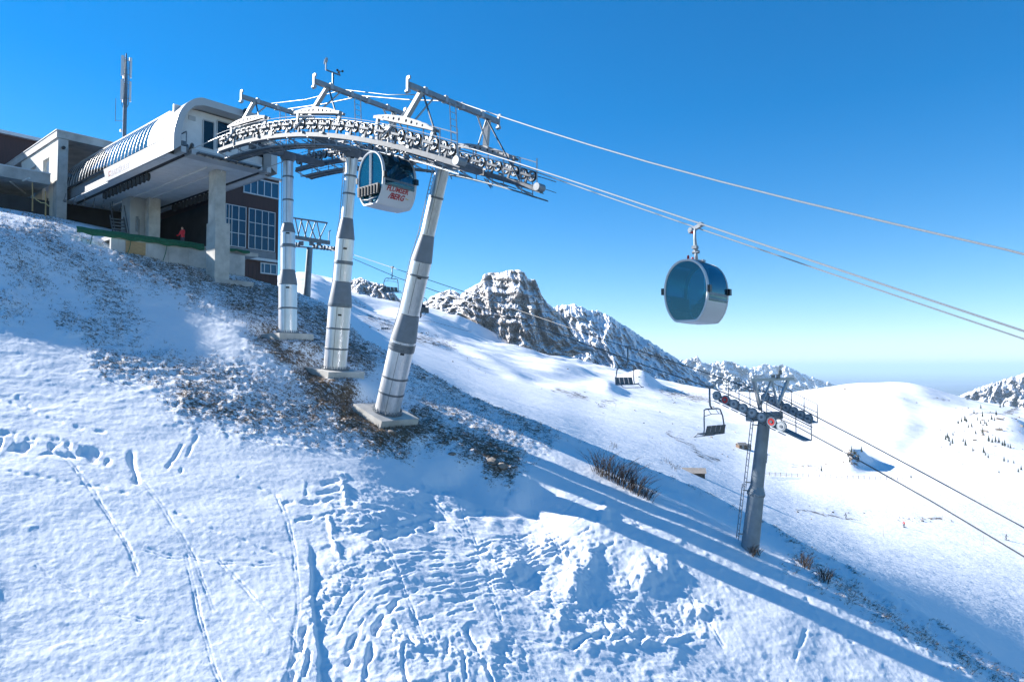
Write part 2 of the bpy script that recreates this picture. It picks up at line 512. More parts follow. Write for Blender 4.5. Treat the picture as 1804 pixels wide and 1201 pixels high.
def grid_mesh(name, P, mat, attrs=None, smooth=True, kind='structure'):
    nr, nc = P.shape[:2]
    me = bpy.data.meshes.new(name)
    nv = nr * nc; nf = (nr - 1) * (nc - 1)
    me.vertices.add(nv); me.vertices.foreach_set('co', P.reshape(-1).astype(np.float32))
    idx = np.arange(nv).reshape(nr, nc)
    q = np.stack([idx[:-1, :-1], idx[:-1, 1:], idx[1:, 1:], idx[1:, :-1]], -1).reshape(-1, 4)
    me.loops.add(nf * 4); me.loops.foreach_set('vertex_index', q.reshape(-1).astype(np.int32))
    me.polygons.add(nf); me.polygons.foreach_set('loop_start', np.arange(0, nf * 4, 4, dtype=np.int32))
    me.polygons.foreach_set('loop_total', np.full(nf, 4, np.int32))
    me.update(calc_edges=True)
    if smooth: me.polygons.foreach_set('use_smooth', np.ones(nf, bool))
    for k, a in (attrs or {}).items():
        at_ = me.attributes.new(k, 'FLOAT', 'POINT'); at_.data.foreach_set('value', a.reshape(-1).astype(np.float32))
    me.materials.append(MATS[mat])
    o = bpy.data.objects.new(name, me); COL.objects.link(o)
    KIDS[o] = []
    if kind: o['kind'] = kind
    return o
def seg_dist(px, py, poly):
    """distance to a polyline (same units as px, py)"""
    best = np.full(px.shape, 1e9)
    for (x0, y0), (x1, y1) in zip(poly[:-1], poly[1:]):
        dx, dy = x1 - x0, y1 - y0; L = dx * dx + dy * dy
        t = np.clip(((px - x0) * dx + (py - y0) * dy) / L, 0, 1)
        best = np.minimum(best, np.hypot(px - x0 - t * dx, py - y0 - t * dy))
    return best

# ================================================================== THE SETTING
# ------------------------------------------------------------------ near slope (heightfield, metres)
RES = [(-37.58, 22.85, .48), (-32.67, 22.85, .34), (-28.05, 22.85, .06), (-47.4, 23.0, .9), (-50.0, 23.5, .1), (-50.0, 20.5, .5), (-50.0, 17.8, 1.3),
       (-53, 14.5, 2.0), (-60, 15, .5), (-66, 18.6, -.46), (-66, 14.5, -.35), (-57, 33.6, -1.69), (-57, 29, -1.64), (-12.42, 31.47, .1),
       (-20, 10, 0), (-10, 20, 0), (-40, 12, .3), (-5, 30, 0), (-30, 12, 0.1), (-76, 20, -3.5), (-72, 30, -5.), (-78, 8, -3.5)]
RIDGE_PX = [(490, 500), (560, 522), (640, 587), (740, 632), (860, 685), (1000, 745), (1120, 798), (1240, 850), (1350, 905), (1500, 985), (1650, 1072), (1804, 1166)]
def _plane_hit(x, y):
    r = ray(x, y)
    # z = -13.8 - .41 E on the line of sight
    D = 13.8 / (-0.41 * (r[:2] @ e2) - r[2]); p = r * D
    return float(p[:2] @ e2), float(p[:2] @ n2)
_rp = sorted(_plane_hit(*q) for q in RIDGE_PX)
RE_ = np.array([p[0] for p in _rp]); RN_ = np.array([p[1] for p in _rp])
def ridgeN(E):
    return np.interp(E, RE_, RN_)
def base_z(E, N):
    z = -13.8 - 0.41 * E
    num = 0; den = 0.06
    for a, b, r_ in RES:
        w_ = np.exp(-((E - a) ** 2 + (N - b) ** 2) / (2 * 3.6 ** 2)); num = num + w_ * r_; den = den + w_
    z = z + num / den
    z = z + 0.065 * (E + 30) * (1 - sst(13, 22, N)) * sst(-46, -30, E)
    d = N - ridgeN(E) + 0.35 * noise(E * 0.35, N * 0.05, 5)
    amp = sst(-50, -38, E)
    dd = N - ridgeN(E)
    z = z + amp * (0.05 * (np.clip(N, 23, None) - 29) * sst(20, 23, N) - 0.19 * np.logaddexp(0, (dd + 5.6) / 0.6) * 0.6)      # gentle swell, then the ground turns away
    z = z + 0.030 * (np.clip(E + 30, 0, None) - 14.0 * sst(-36, -30, E)) * sst(15, 20, N) * (1 - sst(31, 36, N))
    z = z - amp * 0.22 * np.exp(-((d + 2.6) / 1.6) ** 2)              # shaded trough before the edge
    z = z + amp * 0.30 * np.exp(-((d + 0.3) / 0.9) ** 2)
    z = z - 0.80 * np.logaddexp(0, (d - 0.3) / 0.5) * 0.5              # falls away beyond the edge
    cap = 12.9 - 0.10 * np.clip(N - 18, 0, None)
    return cap - 0.5 * np.logaddexp(0, (cap - z) / 0.5) if True else z
NUC, NRW = 1180, 720
us = np.linspace(-0.93, 0.90, NUC)
qq = np.linspace(0, 1, NRW)
Ys = 1.0 / (1 / 10.5 + (1 / 82.0 - 1 / 10.5) * (0.45 * qq + 0.55 * qq ** 0.72))
Ugrid, Ygrid = np.meshgrid(us, Ys)
Xg = Ugrid * Ygrid
Eg = Xg * e2[0] + Ygrid * e2[1]; Ng = Xg * n2[0] + Ygrid * n2[1]
Zg = base_z(Eg, Ng)
PX, PY = project(Xg, Ygrid, Zg)
# large undulation
Zg += 0.09 * fbm(Eg / 7.0, Ng / 7.0, 3, 11) * sst(-60, -44, Eg)
Zg += 0.024 * fbm(Eg / 2.2, Ng / 2.6, 3, 23)
# bench below the lowest tower, then a bank that lies in shade
BX = [540, 600, 640, 700, 780, 870, 920, 980, 1050, 1110]; BYl = [712, 735, 768, 776, 790, 812, 830, 845, 868, 885]
dyb = PY - np.interp(PX, BX, BYl) + 14 * noise(PX / 60, PY / 60, 3)
win = sst(630, 800, PX) * (1 - sst(920, 1040, PX))
Zg -= win * 0.85 * sst(-4, 62, dyb) * np.exp(-np.clip(dyb - 40, 0, None) / 95)
Zg += win * 0.15 * np.exp(-((dyb - 70) / 22) ** 2) * (0.6 + noise(PX / 45, PY / 30, 9))
# knoll added out of frame on the left to cast shade into the corner
Zg += 0.34 * np.exp(-(((PX + 150 + 30 * noise(PX / 50, PY / 50, 57)) / 90) ** 2 + ((PY - 1060) / 170) ** 2)) * (1 + .5 * noise(PX / 70, PY / 70, 58))
Zg += 0.9 * np.exp(-(((PX + 40) / 120) ** 2 + ((PY - 470) / 70) ** 2))
# mounds of cut snow
wx = PX + 7 * noise(PX / 15, PY / 15, 41); wy = PY + 7 * noise(PX / 15, PY / 15, 43)
for mx, my, sx_, sy_, hh in [(905, 995, 26, 16, .38), (960, 960, 20, 26, .32), (1012, 1025, 16, 30, .50), (1040, 985, 13, 22, .40), (1135, 1015, 20, 30, .60), (1168, 1005, 13, 24, .35), (700, 868, 34, 20, .14),
                             (640, 905, 40, 16, .12), (1065, 905, 9, 18, .40), (985, 1085, 14, 14, .22), (1235, 1075, 30, 9, .22), (1100, 1110, 40, 12, .18), (870, 1130, 20, 12, .15), (760, 845, 30, 10, .15),
                             (300, 630, 26, 9, .25), (270, 690, 22, 8, .25), (330, 705, 14, 9, .28), (420, 700, 18, 9, .25), (225, 640, 20, 7, .2), (15, 535, 22, 14, .5), (120, 590, 26, 8, .2)]:
    Zg += 0.36 * hh * np.exp(-(((wx - mx) / sx_) ** 2 + ((wy - my) / sy_) ** 2))
# ski tracks, plough marks and edges: (polyline, half width px, depth m)
TR = [([(820, 1100), (845, 1150), (875, 1215)], 3, .10), ([(808, 1112), (818, 1160), (826, 1210)], 3, .09), ([(696, 1096), (730, 1140), (760, 1170)], 2.4, .08),
      ([(693, 1060), (662, 1115), (640, 1210)], 5, .16), ([(600, 1205), (618, 1140), (632, 1105)], 6, .14), ([(503, 1210), (520, 1165), (535, 1110)], 6, .16), ([(530, 1205), (545, 1150)], 4, .10),
      ([(728, 1085), (755, 1130)], 3, .08), ([(710, 1140), (718, 1210)], 3, .08), ([(785, 1125), (788, 1205)], 4, .10),
      ([(0, 762), (90, 775), (190, 798)], 4, .14), ([(0, 782), (80, 792), (185, 806)], 9, .26), ([(232, 802), (238, 852)], 6, .16), ([(330, 772), (290, 832)], 3.0, .10), ([(348, 770), (318, 832)], 2.6, .08),
      ([(545, 838), (540, 885)], 4, .16), ([(545, 850), (600, 843)], 3, .10), ([(543, 868), (602, 858)], 3, .10), ([(546, 884), (608, 874)], 3, .10), ([(604, 838), (606, 884)], 5, -.14),
      ([(500, 888), (600, 882), (680, 895)], 3, .10), ([(520, 918), (575, 908), (640, 902)], 3, .10), ([(580, 915), (600, 995)], 4, -.12), ([(660, 945), (700, 935), (760, 915)], 7, .18), ([(625, 937), (700, 918), (800, 890), (850, 880)], 4, .12),
      ([(420, 842), (500, 880)], 2.4, .06), ([(310, 905), (420, 950), (540, 1000)], 2.5, .05), ([(0, 830), (120, 850), (220, 868)], 2.5, .05), ([(0, 700), (80, 735), (180, 758)], 3, .07), ([(30, 700), (60, 720)], 3, .07),
      ([(1080, 1130), (1160, 1128), (1240, 1120)], 5, -.12), ([(1010, 1130), (1040, 1118), (1090, 1122)], 6, .14), ([(1180, 1030), (1110, 1050)], 4, .06), ([(1500, 1130), (1420, 1060)], 2.6, .05), ([(1390, 1200), (1420, 1110)], 3, .05)]
for k in range(22):                                                  # arcs swept by skis across the middle
    o_ = k * 8.5 + random.uniform(-5, 5)
    TR.append(([(560 + o_ * .55, 1085 + o_ * .55), (612 + o_ * .5, 1005 + o_ * .62), (720 + o_ * .4, 968 + o_ * .62), (850 + o_ * .35, 948 + o_ * .55), (960 + o_ * .3, 905 + o_ * .5), (1030 + o_ * .3, 868 + o_ * .5)][random.randint(0, 3):random.randint(4, 6)],
               random.uniform(1.3, 2.6), random.uniform(.03, .075)))
PAIR = []
for k in range(15):                                                  # paired ski lines that run on down the slope
    x0_ = random.uniform(30, 1350); y0_ = random.uniform(790, 1020); a_ = random.gauss(.95 if x0_ > 560 else .75, .3); l_ = random.uniform(150, 420); b_ = random.gauss(0, .35)
    for s_ in (-2.6, 2.6):
        PAIR.append([(x0_ + s_ * math.sin(a_) + l_ * t * math.cos(a_ + b_ * t), y0_ - s_ * math.cos(a_) + l_ * t * math.sin(a_ + b_ * t)) for t in np.linspace(0, 1, 7)])
qx = PX + 5 * noise(PX / 60, PY / 60, 31) + 1.2 * noise(PX / 9, PY / 9, 33); qy = PY + 5 * noise(PX / 60, PY / 60, 32) + 1.2 * noise(PX / 9, PY / 9, 34)
fadeT = 0.1 + 1.1 * sst(-.25, .25, fbm(PX / 28, PY / 28, 2, 35))
for poly, hw, dep in TR:
    x0 = min(p[0] for p in poly) - 60; x1 = max(p[0] for p in poly) + 60; y0 = min(p[1] for p in poly) - 60; y1 = max(p[1] for p in poly) + 60
    m_ = (PX > x0) & (PX < x1) & (PY > y0) & (PY < y1)
    d = seg_dist(qx[m_], qy[m_], poly)
    Zg[m_] += fadeT[m_] * 0.42 * (-dep / (1 + (d / hw) ** 4) + 0.14 * dep * np.exp(-((d - 2.0 * hw) / (0.8 * hw)) ** 2))
for poly in PAIR:
    x0 = min(p[0] for p in poly) - 20; x1 = max(p[0] for p in poly) + 20; y0 = min(p[1] for p in poly) - 20; y1 = max(p[1] for p in poly) + 20
    m_ = (PX > x0) & (PX < x1) & (PY > y0) & (PY < y1)
    d = seg_dist(qx[m_], qy[m_], poly); Zg[m_] -= (.3 + .7 * fadeT[m_]) * 0.018 / (1 + (d / 1.4) ** 4)
# step at the groomed edge
ed = PX - np.interp(PY, [900, 980, 1060, 1160, 1210], [536, 546, 549, 562, 560]) + 3 * noise(PX / 20, PY / 20, 51)
Zg -= 0.11 * sst(-3, 5, ed) * np.exp(-np.clip(ed, 0, None) / 60) * sst(930, 1010, PY)
# cut for the tower foundations
TB = [((-37.58, 2.08), (-37.80, 13.25)), ((-32.67, -.06), (-31.2, 12.15)), ((-28.05, -2.24), (-23.80, 10.15))]
FOUND = np.zeros_like(Zg)
for (eb, zb_), (et, zt_) in TB:
    sl_ = (et - eb) / (zt_ - zb_)
    d_ = np.hypot((Eg - eb - .2) / 2.0, (Ng - NC) / 1.9); w_ = np.exp(-d_ ** 6)
    Zg = Zg * (1 - w_) + w_ * (zb_ - .42 - sl_ * (Eg - eb) * 0.9); FOUND = np.maximum(FOUND, w_)
# roughness of the surface: smooth groomed part on the left, broken crust in the middle
rough = 0.08 + 0.82 * sst(540, 575, PX) * sst(820, 900, PY) * (1 - 0.55 * sst(1150, 1350, PX))
rough = np.maximum(rough, 0.6 * (1 - sst(690, 800, PY)) * sst(360, 480, PY))
rough = rough * (1 - FOUND)
# broken slabs and clods of crust
cm = np.zeros_like(Zg)
for poly, rad in [([(885, 990), (960, 960), (1040, 985)], 55), ([(1110, 1015), (1180, 1010)], 40), ([(980, 1060), (1060, 1100), (1240, 1085)], 45), ([(600, 905), (700, 880), (780, 850)], 40), ([(560, 1080), (600, 1010), (660, 985)], 34), ([(600, 840), (608, 890)], 16), ([(700, 1130), (900, 1150)], 40)]:
    m_ = (PX > min(p[0] for p in poly) - 2.5 * rad) & (PX < max(p[0] for p in poly) + 2.5 * rad) & (PY > min(p[1] for p in poly) - 2.5 * rad) & (PY < max(p[1] for p in poly) + 2.5 * rad)
    cm[m_] = np.maximum(cm[m_], np.exp(-(seg_dist(PX[m_], PY[m_], poly) / rad) ** 2))
m_ = cm > .08
for sz, hh, sd in ((.60, .050, 3), (.27, .030, 7), (.13, .018, 11)):
    xw = Eg[m_] / sz + .5 * noise(Eg[m_] / .5, Ng[m_] / .5, sd); yw = Ng[m_] / sz + .5 * noise(Eg[m_] / .5, Ng[m_] / .5, sd + 1)
    cv, bd = cells(xw, yw, sd); Zg[m_] += np.clip(cm[m_] - .15, 0, 1) * hh * (np.clip(cv - .35, 0, 1) * 1.5) * sst(.0, .22, bd)
al = R(24)
a1 = Eg * math.cos(al) + Ng * math.sin(al); a2 = -Eg * math.sin(al) + Ng * math.cos(al)
wv = 0.35 * fbm(Eg / 1.6, Ng / 1.6, 2, 61)
Zg += rough * 0.011 * ridged((a1 + wv) / 0.6, (a2 - wv) / 2.4, 4, 71)
Zg += rough * 0.022 * fbm((Eg) / 1.3, (Ng + wv) / 0.9, 4, 81, 0.5)
Zg += rough * 0.035 * np.clip(ridged((a1 - a2) / 1.4 + wv, (a1 + a2) / 3.0, 2, 77) - 0.7, 0, 1)
Zg += 0.008 * fbm(Eg / 0.28, Ng / 0.24, 3, 91, 0.6)
lump = np.clip(noise(Eg / 0.34, Ng / 0.34, 101) - 0.42, 0, 1)
Zg += 0.05 * lump * (np.exp(-seg_dist(PX, PY, [(40, 900), (75, 940), (115, 1050), (130, 1180)]) / 26) + np.exp(-seg_dist(PX, PY, [(395, 1010), (430, 1110), (450, 1200)]) / 30) + 0.8 * np.exp(-seg_dist(PX, PY, [(300, 910), (460, 985), (530, 1005)]) / 18))
# bare, grassy and stony ground
dirt = np.zeros_like(Zg)
bx_ = PX + 16 * fbm(PX / 35, PY / 35, 2, 131); by_ = PY + 16 * fbm(PX / 35, PY / 35, 2, 137)
def blot(poly, rad, amt):
    global dirt
    rad = rad * 1.5
    x0 = min(p[0] for p in poly) - rad * 2.5; x1 = max(p[0] for p in poly) + rad * 2.5; y0 = min(p[1] for p in poly) - rad * 2.5; y1 = max(p[1] for p in poly) + rad * 2.5
    m_ = (PX > x0) & (PX < x1) & (PY > y0) & (PY < y1)
    d = seg_dist(bx_[m_], by_[m_], poly)
    dirt[m_] = np.maximum(dirt[m_], amt * np.exp(-(d / rad) ** 2))
blot([(235, 455), (330, 480), (420, 515), (500, 560), (545, 615)], 38, .62)
blot([(380, 500), (480, 520), (560, 570), (640, 630)], 30, .66)
blot([(60, 420), (150, 470), (200, 520), (215, 575)], 38, .52)
blot([(0, 425), (60, 500)], 40, .48); blot([(110, 560), (190, 590)], 22, .5); blot([(0, 550), (30, 560)], 22, .45)
blot([(190, 640), (300, 650), (420, 670), (520, 690)], 30, .50)
blot([(330, 700), (430, 725), (540, 735), (610, 745)], 36, .58)
blot([(470, 590), (500, 625)], 26, .75); blot([(540, 650), (570, 690), (620, 735), (680, 762), (740, 752)], 30, .80)
blot([(520, 640), (560, 720)], 34, .6)
blot([(730, 745), (800, 765), (870, 795), (900, 812)], 26, .72); blot([(720, 690), (800, 730), (900, 790)], 40, .47)
blot([(560, 545), (640, 600), (740, 650), (850, 705), (960, 760)], 26, .55)
blot([(640, 590), (740, 636), (860, 690), (1000, 750), (1120, 803)], 9, .52)
blot([(1120, 805), (1240, 856), (1350, 912), (1500, 992), (1650, 1080), (1804, 1172)], 10, .48)
blot([(1400, 990), (1460, 1025), (1560, 1085), (1680, 1150), (1790, 1205)], 20, .46)
blot([(860, 812), (890, 822)], 12, .7)
# coarse tussocks under the bare ground
tus = np.clip(dirt - 0.12, 0, 1) * 2.0 * (1 - .8 * FOUND)
Zg += tus * (0.085 * fbm(Eg / 0.55, Ng / 0.45, 4, 111, 0.6) + 0.03)
dirt = dirt + 0.05 * noise(Eg / 3.0, Ng / 3.0, 141)
near_ground = grid_mesh('snow_slope', np.stack([Xg, Ygrid, Zg], -1), 'snow_ground', {'dirt': dirt})
near_ground['label'] = 'steep snow slope in the foreground with brown grass showing through'
iqs = np.interp
def ground(X, Y):
    """height of the near slope"""
    ci = np.interp(X / Y, us, np.arange(NUC)); ri = np.interp(-Y, -Ys[::-1] if Ys[0] > Ys[-1] else -Ys[::-1], np.arange(NRW)[::-1])
    c0 = int(min(max(ci, 0), NUC - 2)); r0 = int(min(max(ri, 0), NRW - 2)); fc = ci - c0; fr = ri - r0
    return float((Zg[r0, c0] * (1 - fc) + Zg[r0, c0 + 1] * fc) * (1 - fr) + (Zg[r0 + 1, c0] * (1 - fc) + Zg[r0 + 1, c0 + 1] * fc) * fr)
_DH = np.arange(10.6, 80.0, 0.1)
def hit(x, y):
    """where a line of sight meets the near slope"""
    r = ray(x, y)
    c = int(round(np.interp(r[0], us, np.arange(NUC))))
    zg_ = np.interp(_DH, Ys if Ys[0] < Ys[-1] else Ys[::-1], Zg[:, c] if Ys[0] < Ys[-1] else Zg[::-1, c])
    k = np.argmax(r[2] * _DH <= zg_)
    return Vector(r * (_DH[k] if r[2] * _DH[k] <= zg_[k] else 80.0))

# ------------------------------------------------------------------ valley, pistes and hills (heightfield)
LX = [-260, 300, 540, 620, 700, 760, 820, 900, 980, 1050, 1120, 1200, 1300, 1400, 1500, 1600, 1700, 1804, 2100]
LAY = {48:  [900, 800, 700, 720, 760, 790, 820, 860, 900, 930, 960, 1000, 1060, 1120, 1190, 1260, 1330, 1400, 1560],
       60:  [760, 690, 640, 670, 710, 735, 765, 800, 835, 868, 898, 935, 985, 1035, 1090, 1150, 1210, 1275, 1400],
       100: [650, 600, 545, 592, 634, 662, 692, 724, 759, 792, 820, 853, 898, 944, 992, 1042, 1092, 1142, 1250],
       175: [600, 570, 520, 575, 615, 640, 665, 695, 722, 750, 775, 805, 845, 880, 908, 925, 942, 960, 1010],
       240: [590, 560, 516, 570, 608, 632, 656, 684, 708, 732, 752, 778, 815, 838, 842, 850, 862, 876, 905],
       340: [585, 555, 512, 564, 600, 622, 645, 670, 692, 712, 728, 748, 775, 792, 800, 808, 818, 830, 860],
       500: [580, 548, 508, 556, 588, 608, 630, 652, 672, 690, 704, 720, 740, 752, 758, 765, 780, 790, 810],
       700: [572, 540, 500, 546, 572, 590, 612, 636, 656, 672, 684, 698, 712, 718, 718, 720, 738, 752, 770],
       900: [565, 530, 492, 534, 556, 572, 592, 618, 640, 655, 668, 682, 695, 696, 683, 678, 706, 728, 745],
       1020: [562, 528, 488, 528, 548, 562, 580, 608, 630, 648, 664, 680, 693, 688, 671, 670, 699, 719, 738],
       1150: [560, 526, 484, 520, 538, 550, 566, 602, 628, 650, 668, 690, 700, 697, 688, 690, 722, 742, 765],
       1300: [556, 524, 482, 505, 530, 543, 560, 606, 640, 670, 690, 705, 715, 715, 715, 718, 745, 765, 790],
       1700: [580, 550, 500, 530, 560, 590, 620, 650, 680, 705, 720, 740, 750, 755, 760, 765, 790, 810, 840]}
LYs = np.array(sorted(LAY)); LZ = np.array([[(648 - y) / F * Y for y in LAY[Y]] for Y in LYs])
mu = np.linspace((-260 - 902) / F, (2100 - 902) / F, 760)
mY = np.geomspace(48, 1700, 420)
MU, MYg = np.meshgrid(mu, mY)
mpx = 902 + MU * F
tmp = np.stack([np.interp(902 + mu * F, LX, LZ[i]) for i in range(len(LYs))])           # layer x column
def smooth1(a, k, axis):
    ker = np.hanning(k + 2)[1:-1]; ker /= ker.sum()
    pad = [(0, 0)] * a.ndim; pad[axis] = (k // 2, k // 2)
    b = np.pad(a, pad, mode='edge'); n_ = a.shape[axis]; r_ = 0
    for i in range(k):
        r_ = r_ + ker[i] * np.take(b, range(i, i + n_), axis)
    return r_
tmp = smooth1(tmp, 31, 1)
MZ = np.stack([np.interp(np.log(mY), np.log(LYs), tmp[:, j]) for j in range(tmp.shape[1])], 1)
MZ = smooth1(MZ, 21, 0)
MX = MU * MYg
amp = 0.0030 * MYg * sst(200, 420, MYg) + 0.12
crest_keep = 1 - 0.75 * np.exp(-(((mpx - 1550) / 170) ** 2)) * np.exp(-((MYg - 1020) / 200) ** 2)
MZ += amp * crest_keep * fbm(MX / 120, MYg / 120, 4, 201, 0.45) * 1.2
lefty = 1 - sst(1000, 1350, mpx)
MZ += 0.010 * MYg * lefty * sst(250, 500, MYg) * ridged(MX / 170 + 0.3, MYg / 90, 3, 221) * 0.45
MZ += 0.011 * MYg * lefty * sst(350, 700, MYg) * (1 - sst(1050, 1200, MYg)) * noise(MX / 210 + .4, MYg / 260, 229)
MZ -= 15 * np.exp(-(((mpx - 835) / 55) ** 2 + ((MYg - 960) / 150) ** 2)) - 9 * np.exp(-(((mpx - 735) / 40) ** 2 + ((MYg - 820) / 130) ** 2))
mpy = project(MX, MYg, MZ)[1]
# humps and gullies on the far hill
for mx, mD, sx_, sD, hh in [(1492, 300, 22, 30, 6.0), (1515, 320, 16, 24, 4.0), (1070, 520, 22, 60, 4.5), (1130, 800, 30, 90, 16), (1745, 640, 70, 130, 11), (1790, 600, 40, 80, 5), (1000, 600, 60, 90, 6), (850, 500, 50, 70, 4)]:
    MZ += hh * np.exp(-(((mpx - mx) / sx_) ** 2 + ((MYg - mD) / sD) ** 2))
for poly, hw, dep in [([(1600, 400), (1635, 560), (1610, 760), (1590, 900)], 26, 1.6), ([(1420, 760), (1460, 520), (1560, 340)], 24, 1.2), ([(940, 420), (1000, 520), (1050, 640)], 30, 2.0), ([(720, 700), (800, 500), (880, 380)], 26, 1.5)]:
    d = seg_dist(mpx, MYg * 0.5, [(a, b * 0.5) for a, b in poly]); MZ -= dep * np.exp(-(d / hw) ** 2)
mp_dirt = 0.25 + 0.17 * fbm(MX / 60, MYg / 60, 3, 241)
def mblot(poly, rad, amt):
    global mp_dirt
    d = seg_dist(mpx + 12 * noise(mpx / 30, MYg / 30, 251), mpy, poly); mp_dirt = np.maximum(mp_dirt, amt * np.exp(-(d / rad) ** 2) + 0.1)
mp_dirt = np.where(MYg < 260, 0.12, mp_dirt)
mblot([(650, 560), (720, 590), (800, 610)], 22, .42); mblot([(980, 685), (1030, 700)], 12, .44); mblot([(1060, 715), (1080, 705)], 13, .42)
mblot([(1170, 690), (1250, 705)], 14, .45); mblot([(1180, 760), (1230, 800), (1260, 810)], 12, .42); mblot([(1400, 820), (1480, 825)], 12, .38)
mblot([(1490, 795), (1510, 825)], 14, .40); mblot([(1700, 745), (1760, 735), (1790, 720)], 10, .46); mblot([(1640, 700), (1670, 706)], 5, .4); mblot([(600, 525), (640, 540)], 16, .4)
mblot([(1590, 915), (1650, 912)], 6, .44); mblot([(1400, 897), (1500, 915)], 4, .44)
valley = grid_mesh('snow_valley', np.stack([MX, MYg, MZ], -1), 'snow_far', {'dirt': mp_dirt})
def vground(X, Y):
    ci = np.interp(X / Y, mu, np.arange(len(mu))); ri = np.interp(Y, mY, np.arange(len(mY)))
    c0 = int(min(ci, len(mu) - 2)); r0 = int(min(ri, len(mY) - 2)); fc = ci - c0; fr = ri - r0
    return float((MZ[r0, c0] * (1 - fc) + MZ[r0, c0 + 1] * fc) * (1 - fr) + (MZ[r0 + 1, c0] * (1 - fc) + MZ[r0 + 1, c0 + 1] * fc) * fr)
_DV = np.geomspace(90.0, 1690.0, 2400)
def vhit(x, y):
    r = ray(x, y)
    c = int(round(np.interp(r[0], mu, np.arange(len(mu)))))
    zv = np.interp(_DV, mY, MZ[:, c]); ok_ = r[2] * _DV <= zv
    return Vector(r * _DV[np.argmax(ok_)]) if ok_.any() else None

# ------------------------------------------------------------------ mountains (relief meshes with a back side)
def relief(name, crest, base, Yb, Yc, mat, cols, rows, rel, kx, kt, seed, prof=None, jag=1.0, snow=None, back=1.0, label=None, diag=0.0, nose=None, strata=0.0):
    xs = np.linspace(crest[0][0], crest[-1][0], cols)
    cy = np.interp(xs, [p[0] for p in crest], [p[1] for p in crest]) - jag * fbm(xs / 7, xs * 0 + seed, 4, seed, 0.6) * 1.6
    by = np.interp(xs, [p[0] for p in base], [p[1] for p in base])
    ts = np.concatenate([np.linspace(-0.15, 1, rows), np.linspace(1, 1.8, rows // 3)[1:]])
    P = np.zeros((len(ts), cols, 3)); T = np.zeros((len(ts), cols))
    for i, t in enumerate(ts):
        tf = min(t, 1.0)
        y = by + (cy - by) * tf
        g_ = np.interp(tf, [p[0] for p in prof], [p[1] for p in prof]) if prof else tf
        edge = np.clip(1.0 - max(0, t - 1) * 3, 0, 1)
        fade = np.clip(tf * 4 + 0.6, 0, 1) * edge * (1 - 0.6 * np.clip((tf - .92) / .08, 0, 1))
        xr = xs + diag * (tf - .5) * 40
        wq = 6 * fbm(xr / 40, xr * 0 + tf * 3, 2, seed + 2)
        D = Yb + (Yc - Yb) * g_ - rel * fade * (ridged((xr + wq) / kx, xr * 0 + tf * kt, 4, seed + 3, 0.55) - 0.6) - 0.30 * rel * fade * fbm(xr / (kx * .3), xr * 0 + tf * kt * 5, 3, seed + 5)
        if strata:
            hgt = (cy * 0 + 640 - y) + 2.5 * fbm(xs / 30, xs * 0, 2, seed + 8) + 0.06 * (xs - xs[0]); ph_ = hgt / 13.0
            D = D + strata * fade * (ph_ - np.floor(ph_) - .5) * sst(.0, .3, ph_ - np.floor(ph_)) * (0.5 + noise(xs / 25, ph_ * 0 + np.floor(ph_) * 1.7, seed + 9))
        if nose: D = D + np.where(xs < nose[0], (nose[0] - xs) * nose[1], (xs - nose[0]) * nose[2]) * Yb / F
        if t > 1: D = D + (Yc - Yb) * back * (t - 1)
        z = (648 - y) / F * D
        # keep the line of sight: lower the height by the true ray
        vv = (600.5 - y) / F; z = (SP + vv * CP) / (CP - vv * SP) * D
        if t > 1: z = z - (t - 1) * np.abs(by - cy) / F * Yc * 1.6
        P[i, :, 0] = (xs - 902) / F * D; P[i, :, 1] = D; P[i, :, 2] = z; T[i] = tf
    att = {'snow': snow(np.broadcast_to(xs, T.shape), T) if snow else np.zeros_like(T)}
    o = grid_mesh(name, P, mat, att, smooth=True)
    if label: o['label'] = label
    return o
PK_C = [(738, 548), (746, 533), (756, 525), (772, 516), (792, 510), (800, 512), (812, 518), (820, 511), (836, 503), (847, 496), (851, 484), (860, 480), (880, 480), (896, 476), (915, 475), (924, 480), (930, 491), (944, 493), (948, 503), (955, 521), (966, 535), (985, 551), (1000, 568), (1010, 588), (1020, 600), (1044, 614)]
PK_B = [(738, 552), (750, 556), (775, 552), (795, 553), (808, 546), (822, 552), (836, 562), (848, 583), (857, 602), (880, 617), (893, 626), (905, 622), (915, 608), (935, 612), (960, 624), (978, 620), (1000, 624), (1022, 620), (1044, 618)]
def pk_snow(x, t):
    s_ = -0.05 * np.ones_like(t)
    s_ += 0.75 * np.exp(-((t - 0.80) / 0.05) ** 2) * sst(840, 860, x) * (1 - sst(905, 925, x))       # snow ledge under the summit cliff
    s_ += 0.30 * (t > 0.97) + 0.25 * (1 - sst(0, 0.10, t))
    s_ += 0.25 * np.clip(fbm(x / 14 + t * 2.5, t * 1.2, 3, 307), -1, 1)
    s_ += 0.50 * (1 - sst(800, 850, x)); s_ -= 0.18 * sst(930, 985, x) * (1 - sst(.15, .2, t) * 0)
    return s_
relief('rocky_peak', PK_C, PK_B, 1120, 1330, 'peak_rock', 420, 190, 36, 26, 2.4, 301, [(0, 0), (.74, .55), (.80, .80), (.84, .86), (1, 1)], 0.8, pk_snow, 0.5, 'brown rocky butte rising from the snowfield with a flat cliff top', 0.5, (905, 1.35, 0.5), 32.0)
relief('rock_ridge', [(596, 515), (610, 500), (622, 491), (636, 489), (648, 495), (660, 498), (672, 500), (684, 507), (694, 516), (706, 532), (716, 545)], [(596, 520), (615, 514), (630, 516), (645, 530), (665, 536), (682, 548), (700, 556), (716, 552)],
       1010, 1100, 'peak_rock', 150, 70, 16, 12, 1.5, 331, None, 0.8, None, 0.6, 'low brown rock ridge left of the butte', 0.0, (690, 1.0, 0.4), 12.0)
